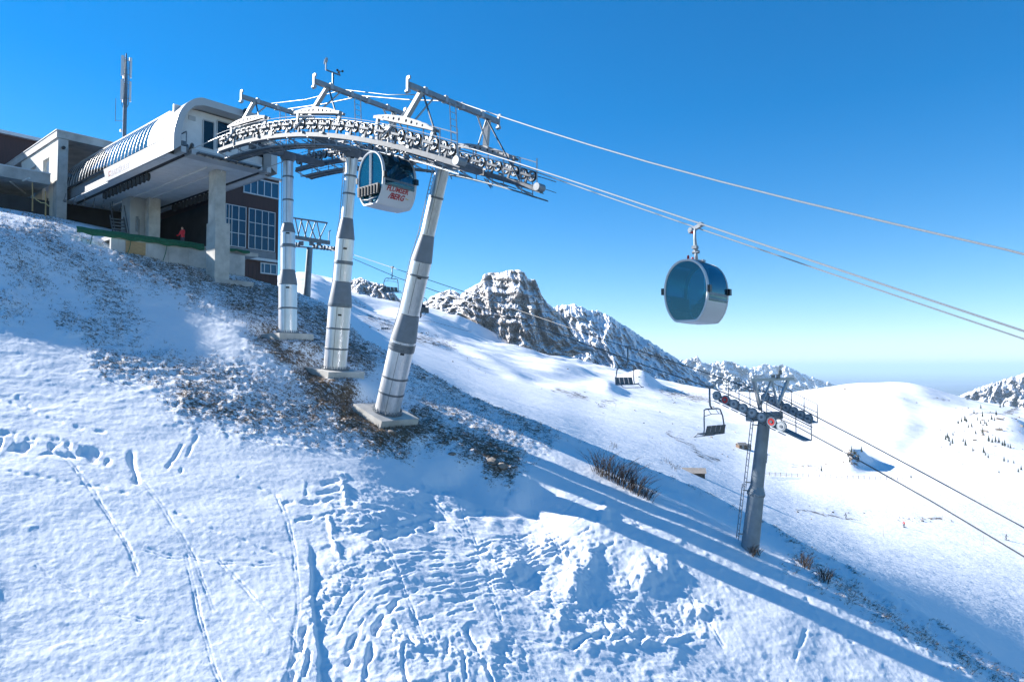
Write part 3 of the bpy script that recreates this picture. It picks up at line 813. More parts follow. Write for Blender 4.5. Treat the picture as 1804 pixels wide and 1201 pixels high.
AL_C = [(945, 572), (960, 552), (975, 541), (992, 537), (1010, 536), (1026, 541), (1036, 546), (1052, 547), (1076, 557), (1094, 570), (1112, 580), (1132, 594), (1152, 605), (1172, 619), (1192, 631), (1212, 645), (1230, 658), (1250, 672), (1275, 695)]
AL_B = [(945, 640), (1020, 650), (1100, 676), (1180, 700), (1230, 704), (1275, 712)]
def al_snow(x, t):
    return 0.14 * np.ones_like(t) + 0.3 * np.clip(fbm(x / 26, t * 2, 3, 357), -1, 1) - 0.10 * sst(0.6, 1, t) * sst(1040, 1100, x)
relief('snow_mountain', AL_C, AL_B, 1480, 2200, 'alp_rock', 420, 160, 70, 34, 2.2, 351, None, 1.2, al_snow, 0.3, 'snowy mountain shoulder falling to the right behind the butte', 1.0, (1050, .5, .3))
relief('forest_ridge', [(1225, 680), (1255, 668), (1280, 663), (1300, 664), (1325, 675), (1350, 684), (1390, 692), (1430, 698)], [(1225, 708), (1300, 710), (1430, 710)], 2900, 3500, 'forest_rock', 160, 50, 60, 20, 2, 371, None, 1.0, None, 0.5, 'dark wooded ridge far below the dome hill')
relief('distant_range', [(1160, 655), (1178, 640), (1192, 633), (1204, 635), (1214, 632), (1228, 628), (1240, 640), (1252, 641), (1264, 637), (1283, 636), (1300, 641), (1318, 648), (1340, 655), (1365, 668), (1400, 690)], [(1160, 690), (1250, 698), (1400, 705)], 4600, 6000, 'range_rock', 260, 80, 190, 22, 2.0, 391, None, 1.6, None, 0.4, 'jagged blue white range on the horizon left of the chairlift pylon')
relief('distant_mountain', [(1270, 672), (1290, 660), (1310, 652), (1332, 646), (1347, 640), (1360, 645), (1378, 642), (1395, 649), (1420, 661), (1440, 668), (1462, 675), (1500, 688), (1540, 697)], [(1270, 702), (1400, 705), (1540, 706)], 6800, 8600, 'range_rock', 240, 80, 260, 24, 1.8, 411, None, 1.5, None, 0.4, 'pointed blue mountain on the horizon behind the chairlift pylon')
relief('right_mountain', [(1640, 722), (1672, 705), (1690, 696), (1705, 690), (1722, 683), (1740, 677), (1752, 673), (1770, 667), (1790, 662), (1806, 656), (1850, 642), (1930, 626), (2020, 612)], [(1640, 752), (1740, 764), (2020, 790)], 2300, 3300, 'right_rock', 300, 110, 120, 30, 2.2, 431, None, 1.3, lambda x, t: 0.25 * np.clip(fbm(x / 22, t * 3, 3, 437), -1, 1), 0.4, 'snow streaked mountain at the right edge beyond the dome hill')
# lowland reaching to the horizon
lu = np.linspace(-1.6, 1.6, 80); lY = np.geomspace(3000, 160000, 120)
LU, LYg = np.meshgrid(lu, lY)
LZ_ = -430 + 40 * fbm(LU * LYg / 4000, LYg / 4000, 3, 461) * sst(5000, 9000, LYg)
grid_mesh('lowland', np.stack([LU * LYg, LYg, LZ_], -1), 'lowland')

# ================================================================== BUILDINGS
ROT = A0 - math.pi / 2                                  # local x = e, local y = n
def curve_plate(outer, holes, thick):
    """flat plate with real holes, from closed 2-D outlines"""
    cu = bpy.data.curves.new('plate', 'CURVE'); cu.dimensions = '2D'; cu.fill_mode = 'BOTH'; cu.extrude = thick / 2
    for pl in [outer] + holes:
        sp = cu.splines.new('POLY'); sp.points.add(len(pl) - 1); sp.use_cyclic_u = True
        for q, p in zip(sp.points, pl): q.co = (p[0], p[1], 0, 1)
    ob = bpy.data.objects.new('plate', cu); COL.objects.link(ob)
    me = bpy.data.meshes.new_from_object(ob.evaluated_get(bpy.context.evaluated_depsgraph_get()))
    bpy.data.objects.remove(ob); bpy.data.curves.remove(cu)
    return me
def circle(cx, cy, r, n=14):
    return [(cx + r * math.cos(2 * math.pi * k / n), cy + r * math.sin(2 * math.pi * k / n)) for k in range(n)]

# ------------------------------------------------------------------ lift station
EF = -45.38
st = thing('lift_station', W(-52, NC, 9.1), 'white curved gondola lift station on concrete pillars above the slope', 'lift station')
PRO = [(19.14, 15.33), (19.17, 15.7), (19.29, 16.2), (19.42, 16.65), (19.63, 17.1), (19.93, 17.55), (20.35, 17.93), (20.62, 18.1), (20.95, 18.22)]
def mir(N): return 2 * NC - N
def prof_strip(mb, E0, E1, pts, off=0.0):
    mb.quadstrip([W(E0, n_ + off, z_) for n_, z_ in pts], [W(E1, n_ + off, z_) for n_, z_ in pts])
outer = [(19.14, 14.21), (19.14, 15.27)] + PRO; outer = outer + [(mir(a), b) for a, b in reversed(outer)]
inner = [(19.62, 14.62), (19.62, 15.5), (19.74, 16.3), (20.0, 16.95), (20.45, 17.5), (21.0, 17.72), (21.2, 17.74)]; 
def resample(pl, n):
    d = [0]
    for a, b in zip(pl[:-1], pl[1:]): d.append(d[-1] + math.hypot(b[0] - a[0], b[1] - a[1]))
    return [(float(np.interp(t, d, [p[0] for p in pl])), float(np.interp(t, d, [p[1] for p in pl]))) for t in np.linspace(0, d[-1], n)]
inner = inner + [(mir(a), b) for a, b in reversed(inner)]
NP = 60
o_r = resample(outer, NP); i_r = resample(inner, NP)
mb = MB()
for (Ea, Eb) in ((EF, EF - 1.1),):
    oa = [W(Ea, *p) for p in o_r]; ob_ = [W(Eb, *p) for p in o_r]; ia = [W(Ea, *p) for p in i_r]; ib = [W(Eb, *p) for p in i_r]
    mb.quadstrip(oa, ob_); mb.quadstrip(ia, ib); mb.quadstrip(oa, ia); mb.quadstrip(ob_, ib)
mb.enz(EF - 1.1, EF - 0.002, 19.62, 19.96, 14.21, 14.62); mb.enz(EF - 1.1, EF - 0.002, 20.32, mir(20.32), 14.21, 14.62); mb.enz(EF - 1.1, EF - 0.002, mir(19.96), mir(19.62), 14.21, 14.62)
fr_ = mb.build('front_frame', 'white_panel', st, smooth=True)
mb = MB()
full = PRO + [(mir(a), b) for a, b in reversed(PRO)]
prof_strip(mb, EF - 1.103, -49.6, full)
prof_strip(mb, EF - 1.103, -49.6, [(a + 0.1 if a < NC else a - 0.1, b - 0.1) for a, b in full])
mb.build('shell', 'white_panel', st, smooth=True)
for k, Ej in enumerate((-47.5, -48.55)):
    mb = MB(); prof_strip(mb, Ej, Ej - 0.02, PRO, -0.004); mb.build('panel_joint', 'steel_dark', st)
roof = MB()
roof.enz(-68, -49.6, 20.62, mir(20.62), 18.08, 18.26)
roof.build('roof', 'white_panel', st)
# near glazing: pane and rib, one by one
ribE = [-49.6 - 0.68 * k for k in range(27)]
gl = resample([p for p in PRO if p[0] < 20.7], 12)
for k, (a, b) in enumerate(zip(ribE[:-1], ribE[1:])):
    mb = MB(); prof_strip(mb, a - 0.03, b + 0.03, gl, 0.02); mb.build('window_pane', 'pane_sky_reflect' if a > -57 else 'pane_black', st, smooth=True)  # rear panes turn black to paint in the shade under the portal
for a in ribE:
    mb = MB()
    mb.quadstrip([W(a - 0.022, n_, z_) for n_, z_ in gl], [W(a + 0.022, n_, z_) for n_, z_ in gl])
    mb.quadstrip([W(a - 0.022, n_, z_) for n_, z_ in gl], [W(a - 0.022, n_ + 0.03, z_ - 0.01) for n_, z_ in gl])
    mb.quadstrip([W(a + 0.022, n_, z_) for n_, z_ in gl], [W(a + 0.022, n_ + 0.03, z_ - 0.01) for n_, z_ in gl])
    mb.build('rib', 'white_panel', st)
mb = MB(); prof_strip(mb, -49.6, -68, [(mir(a), b) for a, b in PRO]); mb.build('rear_glazing', 'pane_black', st, smooth=True)
# fascia along the near side, in panels, its end cut on a slant
fE = [EF - 1.103, -48.4, -50.4, -52.4, -54.4]
for a, b in zip(fE[:-1], fE[1:]):
    mb = MB(); mb.enz(b + 0.016, a - 0.016, 19.14, 19.30, 14.21, 15.27); mb.build('fascia_panel', 'white_panel', st)
mb = MB(); mb.prism([W(-54.416, 19.14, 14.21), W(-54.416, 19.14, 15.27), W(-57.75, 19.14, 15.27), W(-57.15, 19.14, 14.21)], NV * 0.16); mb.build('fascia_panel', 'white_panel', st)
mb = MB(); mb.enz(-68, EF - 1.105, 19.2, 19.34, 15.272, 15.345); mb.build('gutter', 'steel_dark', st)
mb = MB(); mb.enz(-68, -57.2, 19.45, 19.62, 14.3, 15.27); mb.build('rear_fascia', 'grey_paint', st)
mb = MB(); mb.enz(-57.7, EF - 1.105, mir(19.30), mir(19.14), 14.21, 15.27); mb.build('far_fascia', 'white_panel', st)
# soffit boards with two rope slots
for k in range(30):
    a = EF - 1.12 - k * 0.7; b = a - 0.675
    for (n0, n1) in ((19.31, 19.93), (20.33, mir(20.33)), (mir(19.93), mir(19.31))):
        mb = MB(); mb.enz(b, a, n0, n1, 14.215, 14.275); mb.build('soffit_board', 'soffit', st)
mb = MB(); mb.enz(-67, EF - 1.12, 19.32, mir(19.32), 14.30, 14.34); mb.build('soffit_backing', 'dark_gap', st)
mb = MB()
for s_ in (1, -1):
    for k in range(2):
        a = NC + s_ * 0.0
mb.enz(-66, -47.5, 22.3, 22.34, 14.10, 14.213); mb.enz(-66, -47.5, 23.4, 23.44, 14.10, 14.213)
mb.build('cable_tray', 'soffit', st)
# front wall set back in the frame
wE = EF - 1.25
mb = MB(); mb.enz(wE - 0.15, wE, 19.63, mir(19.63), 14.6, 17.72); mb.build('front_wall', 'soffit', st)
def rect_on_E(mb, E, x0, y0, x1, y1, d=0.03):
    n0, z1 = pE(x0, (y0), E); n1, z0 = pE(x1, y1, E)
    mb.enz(E, E + d, n0, n1, z0, z1); return n0, n1, z0, z1
for (x0, y0, x1, y1) in ((357.6, 212, 376, 264), (382, 213, 406, 268), (470, 245, 482, 285), (450, 238, 464, 278)):
    mb = MB(); q = rect_on_E(mb, wE + 0.004, x0, y0, x1, y1, 0.03); d_ = mb.build('doorway_glass', 'pane_black', st)
    mb = MB(); n0, n1, z0, z1 = q
    for a in (n0, n1): mb.enz(wE + 0.004, wE + 0.07, a - 0.04, a + 0.04, z0, z1)
    mb.enz(wE + 0.004, wE + 0.068, n0, n1, z1, z1 + 0.08); mb.build('frame', 'white_panel', d_)
mb = MB(); rect_on_E(mb, wE + 0.003, 332, 203, 344, 214, 0.05); mb.build('vent_cover', 'white_panel', st)
mb = MB()
mb.enz(wE + 0.1, EF - 0.1, 19.7, 20.0, 14.7, 15.0); mb.lathe(W(EF - 0.35, 20.0, 14.55), NV, [(0, .36), (.12, .36)], 20); mb.lathe(W(EF - 0.2, 20.35, 14.75), NV, [(0, .25), (.1, .25)], 16)
mb.bar(W(wE, 19.9, 15.6), W(EF + 0.1, 19.9, 15.6), .06); mb.bar(W(EF + 0.1, 19.9, 15.6), W(EF + 0.1, 19.9, 14.7), .06); mb.bar(W(EF + 0.1, 20.3, 14.9), W(EF - .6, 20.3, 14.4), .1)
mb.build('rope_guide_wheels', 'steel_dark', st)
mb = MB(); mb.enz(EF + 0.01, EF + 0.45, 20.6, mir(20.6), 14.30, 14.36)
for k in range(9): mb.enz(EF + 0.01, EF + 0.45, 20.6 + k * .55, 20.63 + k * .55, 14.22, 14.299)
mb.build('front_gangway', 'steel_dark', st)
# loudspeaker horn under the roof edge
n_, z_ = pE(430, 199, EF)
mb = MB(); mb.lathe(W(EF, n_, z_), EV, [(0, .06), (.12, .10), (.3, .24)], 16); mb.build('loudspeaker', 'black_plastic', st)
# pillars
mb = MB(); lo0 = pE(378, 485, -47.4)[0]; lo1 = pE(404, 487, -47.4)[0]
mb.enz(-48.75, -47.40, lo0, lo1, 4.6, 10.42); p1 = mb.build('pillar_foot', 'concrete_pale', st)
mb = MB(); mb.enz(-48.6, -47.55, lo0 + 0.04, lo1 - 0.30, 10.42, 14.21); mb.build('pillar', 'concrete_pale', st)
for q in (6.9, 9.3):
    mb = MB(); mb.enz(-48.754, -47.396, lo0 - 0.004, lo1 + 0.004, q, q + 0.02); mb.build('formwork_joint', 'concrete', p1)
mb = MB(); mb.enz(-48.9, -46.9, lo0 - .2, lo1 + 1.6, 5.2, 6.28); mb.build('footing', 'concrete', st)
r_ = ray(268, 380) * 57.0
mb = MB(); e_, n_ = float(r_[:2] @ e2), float(r_[:2] @ n2); mb.enz(e_ - .9, e_ + .45, n_ - .42, n_ + .48, 9.1, 14.21); mb.build('pillar', 'concrete_pale', st)
mb = MB(); mb.enz(e_ - 2.2, e_ - .35, n_ - 1.6, n_ - .43, 9.1, 14.20); bo = mb.build('control_booth', 'interior_light', st)
mb = MB(); mb.enz(e_ - .35, e_ - .32, n_ - 1.15, n_ - .95, 11.3, 12.6); mb.enz(e_ - .35, e_ - .30, n_ - .90, n_ - .86, 10.6, 12.4); mb.build('door_handle', 'steel_dark', bo)
# deck, retaining wall
mb = MB(); mb.enz(-68, -50.5, 17.45, 28.0, 8.8, 9.1); mb.build('platform', 'concrete', st)
wn = [17.3, 17.75, 18.2, 19.65, 21.1, 22.5, 23.9, 25.4, 26.9]
for a, b in zip(wn[:-1], wn[1:]):
    mb = MB(); mb.enz(-50.75, -50.5, a + .006, b - .006, 5.0, 9.0); mb.build('wall_panel', 'concrete', st)
mb = MB(); n0, z1 = pE(222, 424, -50.48); n1, z0 = pE(256, 450, -50.48); mb.enz(-50.498, -50.45, n0, n1, z0, z1); mb.build('plywood_sheet', 'plywood', st)
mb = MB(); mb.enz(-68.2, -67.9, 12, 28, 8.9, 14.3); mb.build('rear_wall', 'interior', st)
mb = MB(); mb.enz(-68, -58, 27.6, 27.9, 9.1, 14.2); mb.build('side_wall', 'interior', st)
# machinery and stairs in the dark hall
mb = MB()
for k in range(11): mb.enz(-60.2 - .15 * k, -59.9 - .15 * k, 21.0, 22.0, 9.3 + .30 * k, 9.36 + .30 * k)
for n_ in (20.98, 22.02):
    mb.bar(W(-59.9, n_, 9.1), W(-61.6, n_, 12.6), .08); mb.bar(W(-59.9, n_, 10.1), W(-61.6, n_, 13.6), .05)
mb.build('staircase', 'steel_dark', st)
for (nn, EE) in ((20.13, 0), (mir(20.13), 0)):
    for k in range(12):
        mb = MB(); mb.lathe(W(-52.0 - k * .75, nn - .1, 13.85), NV, [(0, .30), (.2, .30)], 14); mb.build('conveyor_tyre', 'rubber', st)
for k in range(9):
    mb = MB(); mb.lathe(W(-63.5, 18.2 + k * .7, 13.6 - .1 * (k % 2)), NV, [(0, .13), (.16, .13)], 10); mb.bar(W(-63.4, 18.2 + k * .7, 13.6), W(-63.4, 18.3 + k * .7, 14.2), .05); mb.build('drive_roller', 'steel_dark', st)
# lettering
cum = [0]
for a, b in zip(PRO[:-1], PRO[1:]): cum.append(cum[-1] + math.hypot(b[0] - a[0], b[1] - a[1]))
def onpro(s_): return float(np.interp(s_, cum, [p[0] for p in PRO])), float(np.interp(s_, cum, [p[1] for p in PRO]))
def on_shell(E0, s0):
    def f(x, y, h):
        n_, z_ = onpro(s0 + y); return W(E0 + x, n_ - 0.012 - h, z_)
    return f
lettering('lettering', 'FLUMSER', .62, 'red_print', st, on_shell(-49.45, 1.62), .25, .036, 1.0)
lettering('lettering', '/BERG', .66, 'red_print', st, on_shell(-48.95, 0.92), .25, .046, 1.0)
lettering('lettering', 'BARTHOLET', .60, 'navy_print', st, lambda x, y, h: W(-56.15 + x, 19.135 - h, 14.46 + y), 0, .026, 1.04)
mk = curve_plate([(0, 0), (.42, 0), (.42, .1), (.12, .1), (.12, .3), (.42, .3), (.42, .4), (0, .4)], [], .004)
for v in mk.vertices: v.co = MTX[st].inverted() @ W(-56.68 + v.co.x, 19.135, 14.50 + v.co.y)
mk.materials.append(MATS['red_print']); link_part('emblem', mk, st)

# green net hung along the deck edge
nt_ = thing('safety_net', W(-50.4, 20, 8.9), 'green safety net hung along the concrete deck edge', 'safety net')
def net(n0, n1, zt, zb, m=26):
    mb = MB(); A, B, C_ = [], [], []
    for k in range(m + 1):
        t = k / m; n_ = n0 + (n1 - n0) * t; sw = .028 * math.sin(k * 1.7) + .025 * math.sin(k * .9 + 1)
        A.append(W(-50.46, n_, zt + sw * .5)); B.append(W(-50.30 + sw, n_, (zt + zb) / 2 + sw * .3)); C_.append(W(-50.36 - sw * .5, n_, zb + sw * 1.6))
    mb.quadstrip(A, B); mb.quadstrip(B, C_); return mb.build('netting', 'green_net', nt_, smooth='all')
net(15.2, 23.6, 9.26, 8.80); net(24.1, 27.2, 9.22, 8.98, 12)
for n_ in (16.2, 18.6, 21.0):
    mb = MB(); mb.tube([W(-50.42, n_, 9.2), W(-50.3, n_ - .2, 8.2), W(-50.1, n_ - .45, 7.6)], .025, 5); mb.build('tie_rope', 'green_net', nt_)

# ------------------------------------------------------------------ brown building behind the station
bb = thing('brown_building', W(-57, 30.5, 6.5), 'dark brown clad building with large gridded window behind the station', 'building')
EB = -57.0
mb = MB(); mb.enz(-70, EB, 28.05, 33.55, 4.5, 17.2); mb.build('wall', 'brown_cladding', bb)
mb = MB(); mb.enz(-70.2, EB + .25, 27.9, 33.75, 17.2, 17.42); mb.build('roof', 'white_panel', bb)
mb = MB()
for k in range(13): mb.enz(EB, EB + .012, 28.3 + k * .4, 28.315 + k * .4, 5, 9.2)
mb.build('cladding_seam', 'dark_gap', bb)
def window_grid(xs_, zrows, skip=()):
    ns = [pE(x, 400, EB)[0] for x in xs_]
    wf = MB()
    z0, z1 = zrows[0], zrows[-1]
    fw = .055
    for n_ in ns: wf.enz(EB + .002, EB + .09, n_ - fw / 2, n_ + fw / 2, z0, z1)
    for z_ in zrows: wf.enz(EB + .001, EB + .085, ns[0] - fw / 2, ns[-1] + fw / 2, z_ - fw / 2, z_ + fw / 2)
    f = wf.build('window_frame', 'window_frame', bb)
    for a, b in zip(ns[:-1], ns[1:]):
        for c, d in zip(zrows[:-1], zrows[1:]):
            mb = MB(); mb.enz(EB + .002, EB + .03 + random.uniform(0, .004), a + fw / 2, b - fw / 2, c + fw / 2, d - fw / 2); mb.build('pane', 'pane_blue', f)
    return f
zr_ = [10.62, 11.80, 12.97, 14.2]
window_grid([397, 402.5, 407.7, 419.7, 432.4], zr_); window_grid([437.7, 448.9, 460.9, 472.1, 483.6], zr_)
def strip_win(xs_, z0, z1, m='pane_sky_reflect'):
    ns = [pE(x, 400, EB)[0] for x in xs_]
    wf = MB()
    for n_ in ns: wf.enz(EB + .002, EB + .09, n_ - .04, n_ + .04, z0, z1)
    for z_ in (z0, z1): wf.enz(EB + .001, EB + .10, ns[0] - .05, ns[-1] + .05, z_ - .05, z_ + .05)
    f = wf.build('window_frame', 'window_frame', bb)
    for a, b in zip(ns[:-1], ns[1:]):
        mb = MB(); mb.enz(EB + .002, EB + .03, a + .04, b - .04, z0 + .05, z1 - .05); mb.build('pane', m, f)
strip_win([428, 440, 452, 464, 476.6, 489.5], 15.55, 16.95)
strip_win([460, 466, 477, 487.5], 8.55, 9.45)
mb = MB(); mb.enz(EB, EB + .04, 28.2, 33.3, 9.85, 10.55); mb.build('spandrel', 'grey_paint', bb)
mb = MB(); mb.enz(EB, EB + .35, 28.9, 33.35, 9.62, 9.84); mb.build('ledge', 'window_frame', bb)
mb = MB(); mb.enz(EB + .1, EB + .28, 28.95, 29.12, 7.5, 9.6); mb.build('downpipe', 'white_panel', bb)
mb = MB(); mb.enz(EB + .05, EB + .3, 30.0, 30.5, 17.43, 17.6); mb.build('roof_vent', 'steel_dark', bb)

KS = 1.10                                               # these stand a little farther back than first surveyed
_W0 = W
def W(E, N, z): return _W0(E * KS, N * KS, z * KS)
EV = EV * KS; NV = NV * KS; ZV = ZV * KS
# ------------------------------------------------------------------ concrete portal building on the left
pb = thing('portal_building', W(-60, 17, 11.5), 'pale concrete portal building with two wall openings left of the station', 'building')
mb = MB(); mb.enz(-60.9, -60, 16.71, 17.40, 10.0, 17.6); mb.build('corner_column', 'concrete', pb)
mb = MB(); mb.enz(-74, -59.95, 16.60, 30, 17.62, 18.18); mb.build('roof_slab', 'concrete', pb)
mb = MB(); mb.enz(-74, -59.9, 16.55, 30, 18.183, 18.24); mb.build('roof_edging', 'window_frame', pb)
# side wall with openings: piers between
wy0, wy1 = 15.0, 17.6
op = [(-63.6, -62.0), (-66.8, -65.4)]
segs = [(-60.9, -62.0), (-63.6, -65.4), (-66.8, -69.6)]
for k, (a, b) in enumerate(segs):
    mb = MB()
    if k == 2: mb.prism([W(a, 16.71, 14), W(a, 16.71, 17.6), W(b, 16.71, 17.6), W(b + .9, 16.71, 14)], NV * .35)
    else: mb.enz(b, a, 16.71, 17.06, 10, 17.6)
    mb.build('wall_pier', 'cream_render', pb)
for a, b in op:
    mb = MB(); mb.enz(a, b, 16.712, 17.05, 16.55, 17.6); mb.build('lintel', 'cream_render', pb)
    mb = MB(); mb.enz(a, b, 16.95, 17.0, 13.5, 16.55); mb.build('recessed_panel', 'soffit', pb)
mb = MB(); mb.enz(-72, -60.95, 17.1, 30, 14.5, 17.6); 
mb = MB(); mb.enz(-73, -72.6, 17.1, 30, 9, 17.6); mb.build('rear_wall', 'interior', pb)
mb = MB(); mb.lathe(W(-59.99, 17.05, 16.9), EV, [(0, .14), (.22, .14), (.3, .10)], 12); mb.build('flood_lamp', 'black_plastic', pb)
mb = MB(); mb.enz(-60.05, -59.9, 17.4, 18.5, 14.70, 15.0); mb.enz(-60.6, -59.93, 16.69, 16.72, 14.3, 15.9); mb.build('junction_tray', 'steel_dark', pb)
# low garage canopy
gb = thing('garage_canopy', W(-60.5, 12, 11.4), 'low concrete garage with flat canopy and ceiling lamps at left edge', 'garage')
mb = MB(); mb.enz(-72, -60.3, 2, 16.35, 13.95, 14.75); mb.build('canopy_slab', 'concrete', gb)
mb = MB(); mb.enz(-72, -60.25, 2, 16.36, 14.753, 14.84); mb.build('roof_edging', 'window_frame', gb)
mb = MB(); mb.enz(-69, -68.7, 2, 16.7, 10.5, 13.95); mb.build('rear_wall', 'concrete', gb)
mb = MB(); mb.enz(-68.7, -68.62, 11.2, 14.7, 10.8, 13.1); gd = mb.build('garage_door', 'grey_paint', gb)
for k in range(4):
    mb = MB(); mb.enz(-68.62, -68.60, 11.2, 14.7, 11.2 + k * .5, 11.22 + k * .5); mb.build('door_joint', 'dark_gap', gd)
for (x0, y0, x1, y1) in ((18, 320, 45, 341), (40, 319, 52, 314)):
    a = ray(x0, y0); b = ray(x1, y1); pa = Vector(a * (15.27 / a[2])); pb_ = Vector(b * (15.27 / b[2]))
    mb = MB(); mb.bar(pa, pb_, .12, .08); mb.build('ceiling_lamp', 'lamp_tube', gb)
mb = MB(); mb.enz(-66.2, -66.0, 15.2, 15.9, 11, 13.4); mb.build('side_door', 'grey_paint', gb)
# brown house far left
hb = thing('brown_house', W(-76, 14, 11.5), 'dark brown house with snowy roof edge behind the concrete garage', 'building')
mb = MB(); mb.enz(-86, -75, 4, 21.5, 9, 21.2); mb.build('wall', 'brown_cladding', hb)
mb = MB(); mb.enz(-86.5, -74.6, 3.5, 21.9, 21.2, 21.5); mb.build('roof', 'window_frame', hb)
mb = MB(); mb.enz(-75, -74.9, 19.3, 21.2, 18.5, 20.2); mb.build('window_pane', 'pane_black', hb)
mb = MB(); mb.tube([W(-74.9, 19.2, 20.2), W(-74.2, 18.8, 20.3), W(-73.6, 19.6, 19.6)], .05, 6); mb.build('gooseneck_lamp', 'galvanised', hb)

# stakes with a rope, beside the garage
for (x, yb, yt, nm) in ((57, 366, 322, 'thin wooden stake with rope in the snow beside the garage'), (80, 375, 337, 'wooden stake with rope nearest the concrete portal column')):
    p = at(x, yb + 6, 53.5); q = at(x, yt, 53.5)
    mb = MB(); mb.tube([p, (p + q) / 2 + np.array([.02, 0, 0]), q], [.055, .05, .045], 7); o = mb.build('wooden_stake', 'timber'); tag(o, nm, 'stake', 'stakes beside the garage')
mb = MB(); mb.tube([at(57, 345, 53.4), at(64, 352, 53.4), at(72, 357, 53.4), at(80, 358, 53.4), at(88, 365, 53.2)], .03, 6); o = mb.build('barrier_rope', 'yellow_tape'); tag(o, 'pale yellow rope slung between two stakes by the garage', 'rope')

W = _W0; EV = EV / KS; NV = NV / KS; ZV = ZV / KS
# ------------------------------------------------------------------ antenna mast
am = thing('antenna_mast', W(-72, 25.65, 18.2), 'tall mobile antenna mast with two tiers of panels behind the station roof', 'antenna')
c0 = W(-72, 25.65, 0)
mb = MB(); mb.tube([c0 + ZV * 18.2, c0 + ZV * 25.5, c0 + ZV * 31.0], [.19, .17, .06], 10); mb.build('pole', 'steel_dark', am)
for z0 in (26.2, 28.6):
    for k in range(3):
        a = 2 * math.pi * k / 3 + .3; d = Vector((math.cos(a), math.sin(a), 0)); t_ = Vector((-d.y, d.x, 0))
        mb = MB(); mb.box(c0 + ZV * (z0 + 1.0) + d * .44, d * .06, t_ * .12, ZV * 1.0); pn_ = mb.build('antenna_panel', 'window_frame', am)
        mb = MB(); mb.bar(c0 + ZV * (z0 + .3), c0 + ZV * (z0 + .3) + d * .45, .05); mb.bar(c0 + ZV * (z0 + 1.7), c0 + ZV * (z0 + 1.7) + d * .45, .05); mb.build('bracket', 'steel_dark', pn_)
mb = MB()
for k in range(4):
    a = 2 * math.pi * k / 4; d = Vector((math.cos(a), math.sin(a), 0)) * .34
    mb.tube([c0 + ZV * 25.2, c0 + ZV * 25.9 + d, c0 + ZV * 30.6 + d], .03, 5)
for z_ in (26.6, 27.6, 28.3, 29.5, 30.4): mb.tube([c0 + ZV * z_ + Vector((.34 * math.cos(2 * math.pi * k / 8), .34 * math.sin(2 * math.pi * k / 8), 0)) for k in range(9)], .02, 5)
mb.build('cage', 'steel_dark', am)
mb = MB(); mb.bar(c0 + ZV * 24.2, c0 + ZV * 24.2 + Vector((-.75, -.3, 0)), .04); mb.bar(c0 + ZV * 24.1 + Vector((-.75, -.3, 0)), c0 + ZV * 26.4 + Vector((-.75, -.3, 0)), .045); mb.build('whip_antenna', 'galvanised', am)
mb = MB(); mb.lathe(c0 + ZV * 23.2 + Vector((-.2, -.2, 0)), Vector((-.5, -.8, 0)), [(0, .16), (.12, .14)], 10); mb.build('small_dish', 'window_frame', am)

# ================================================================== GONDOLA TOWERS
KE = [-46, -42, -40, -37.65, -35.25, -32.7, -30.4, -28.1, -26.7, -24.4, -22.26, -20.4]
KZ = [14.16, 14.14, 14.05, 13.92, 13.63, 13.2, 12.66, 12.03, 11.6, 10.8, 10.0, 9.2]
pf = np.polyfit(np.array(KE[1:]) + 30, KZ[1:], 4)
def zs(E):
    """height of the sheave axles along the line"""
    if E < -42: return 14.14
    if E > -20.4: return float(np.polyval(pf, 9.6)) - 0.443 * (E + 20.4)
    return float(np.polyval(pf, E + 30))
def tang(E):
    h = 0.05; v = Vector((1, 0, (zs(E + h) - zs(E - h)) / (2 * h))); return v.normalized()
def zt(E): return zs(E) + 0.275

def wheel_mesh(r=.25, w=.09):
    outl = circle(0, 0, r, 24)
    holes = []
    for k in range(3):
        a0 = 2 * math.pi * k / 3
        arc = [a0 + t for t in np.linspace(.28, 2 * math.pi / 3 - .28, 7)]
        holes.append([(r * .72 * math.cos(a), r * .72 * math.sin(a)) for a in arc] + [(r * .36 * math.cos(a), r * .36 * math.sin(a)) for a in reversed(arc)])
    me = curve_plate(outl, holes, w)
    for v in me.vertices: v.co = Vector((v.co.x, v.co.z, v.co.y))
    return me
WM = wheel_mesh(); WM.materials.append(MATS['galvanised'])
mb = MB()
mb.lathe((0, -.065, 0), (0, 1, 0), [(0, .245), (0, .268), (.03, .268), (.045, .255), (.085, .255), (.10, .268), (.13, .268), (.13, .245)], 24, cap=False)
_t = mb.build('tyre_source', 'rubber'); TM = _t.data; bpy.data.objects.remove(_t); KIDS.clear if False else None
mb = MB(); mb.lathe((0, -.11, 0), (0, 1, 0), [(0, .05), (.02, .075), (.20, .075), (.22, .05)], 10); _t = mb.build('hub_source', 'steel_dark'); HM = _t.data; bpy.data.objects.remove(_t)

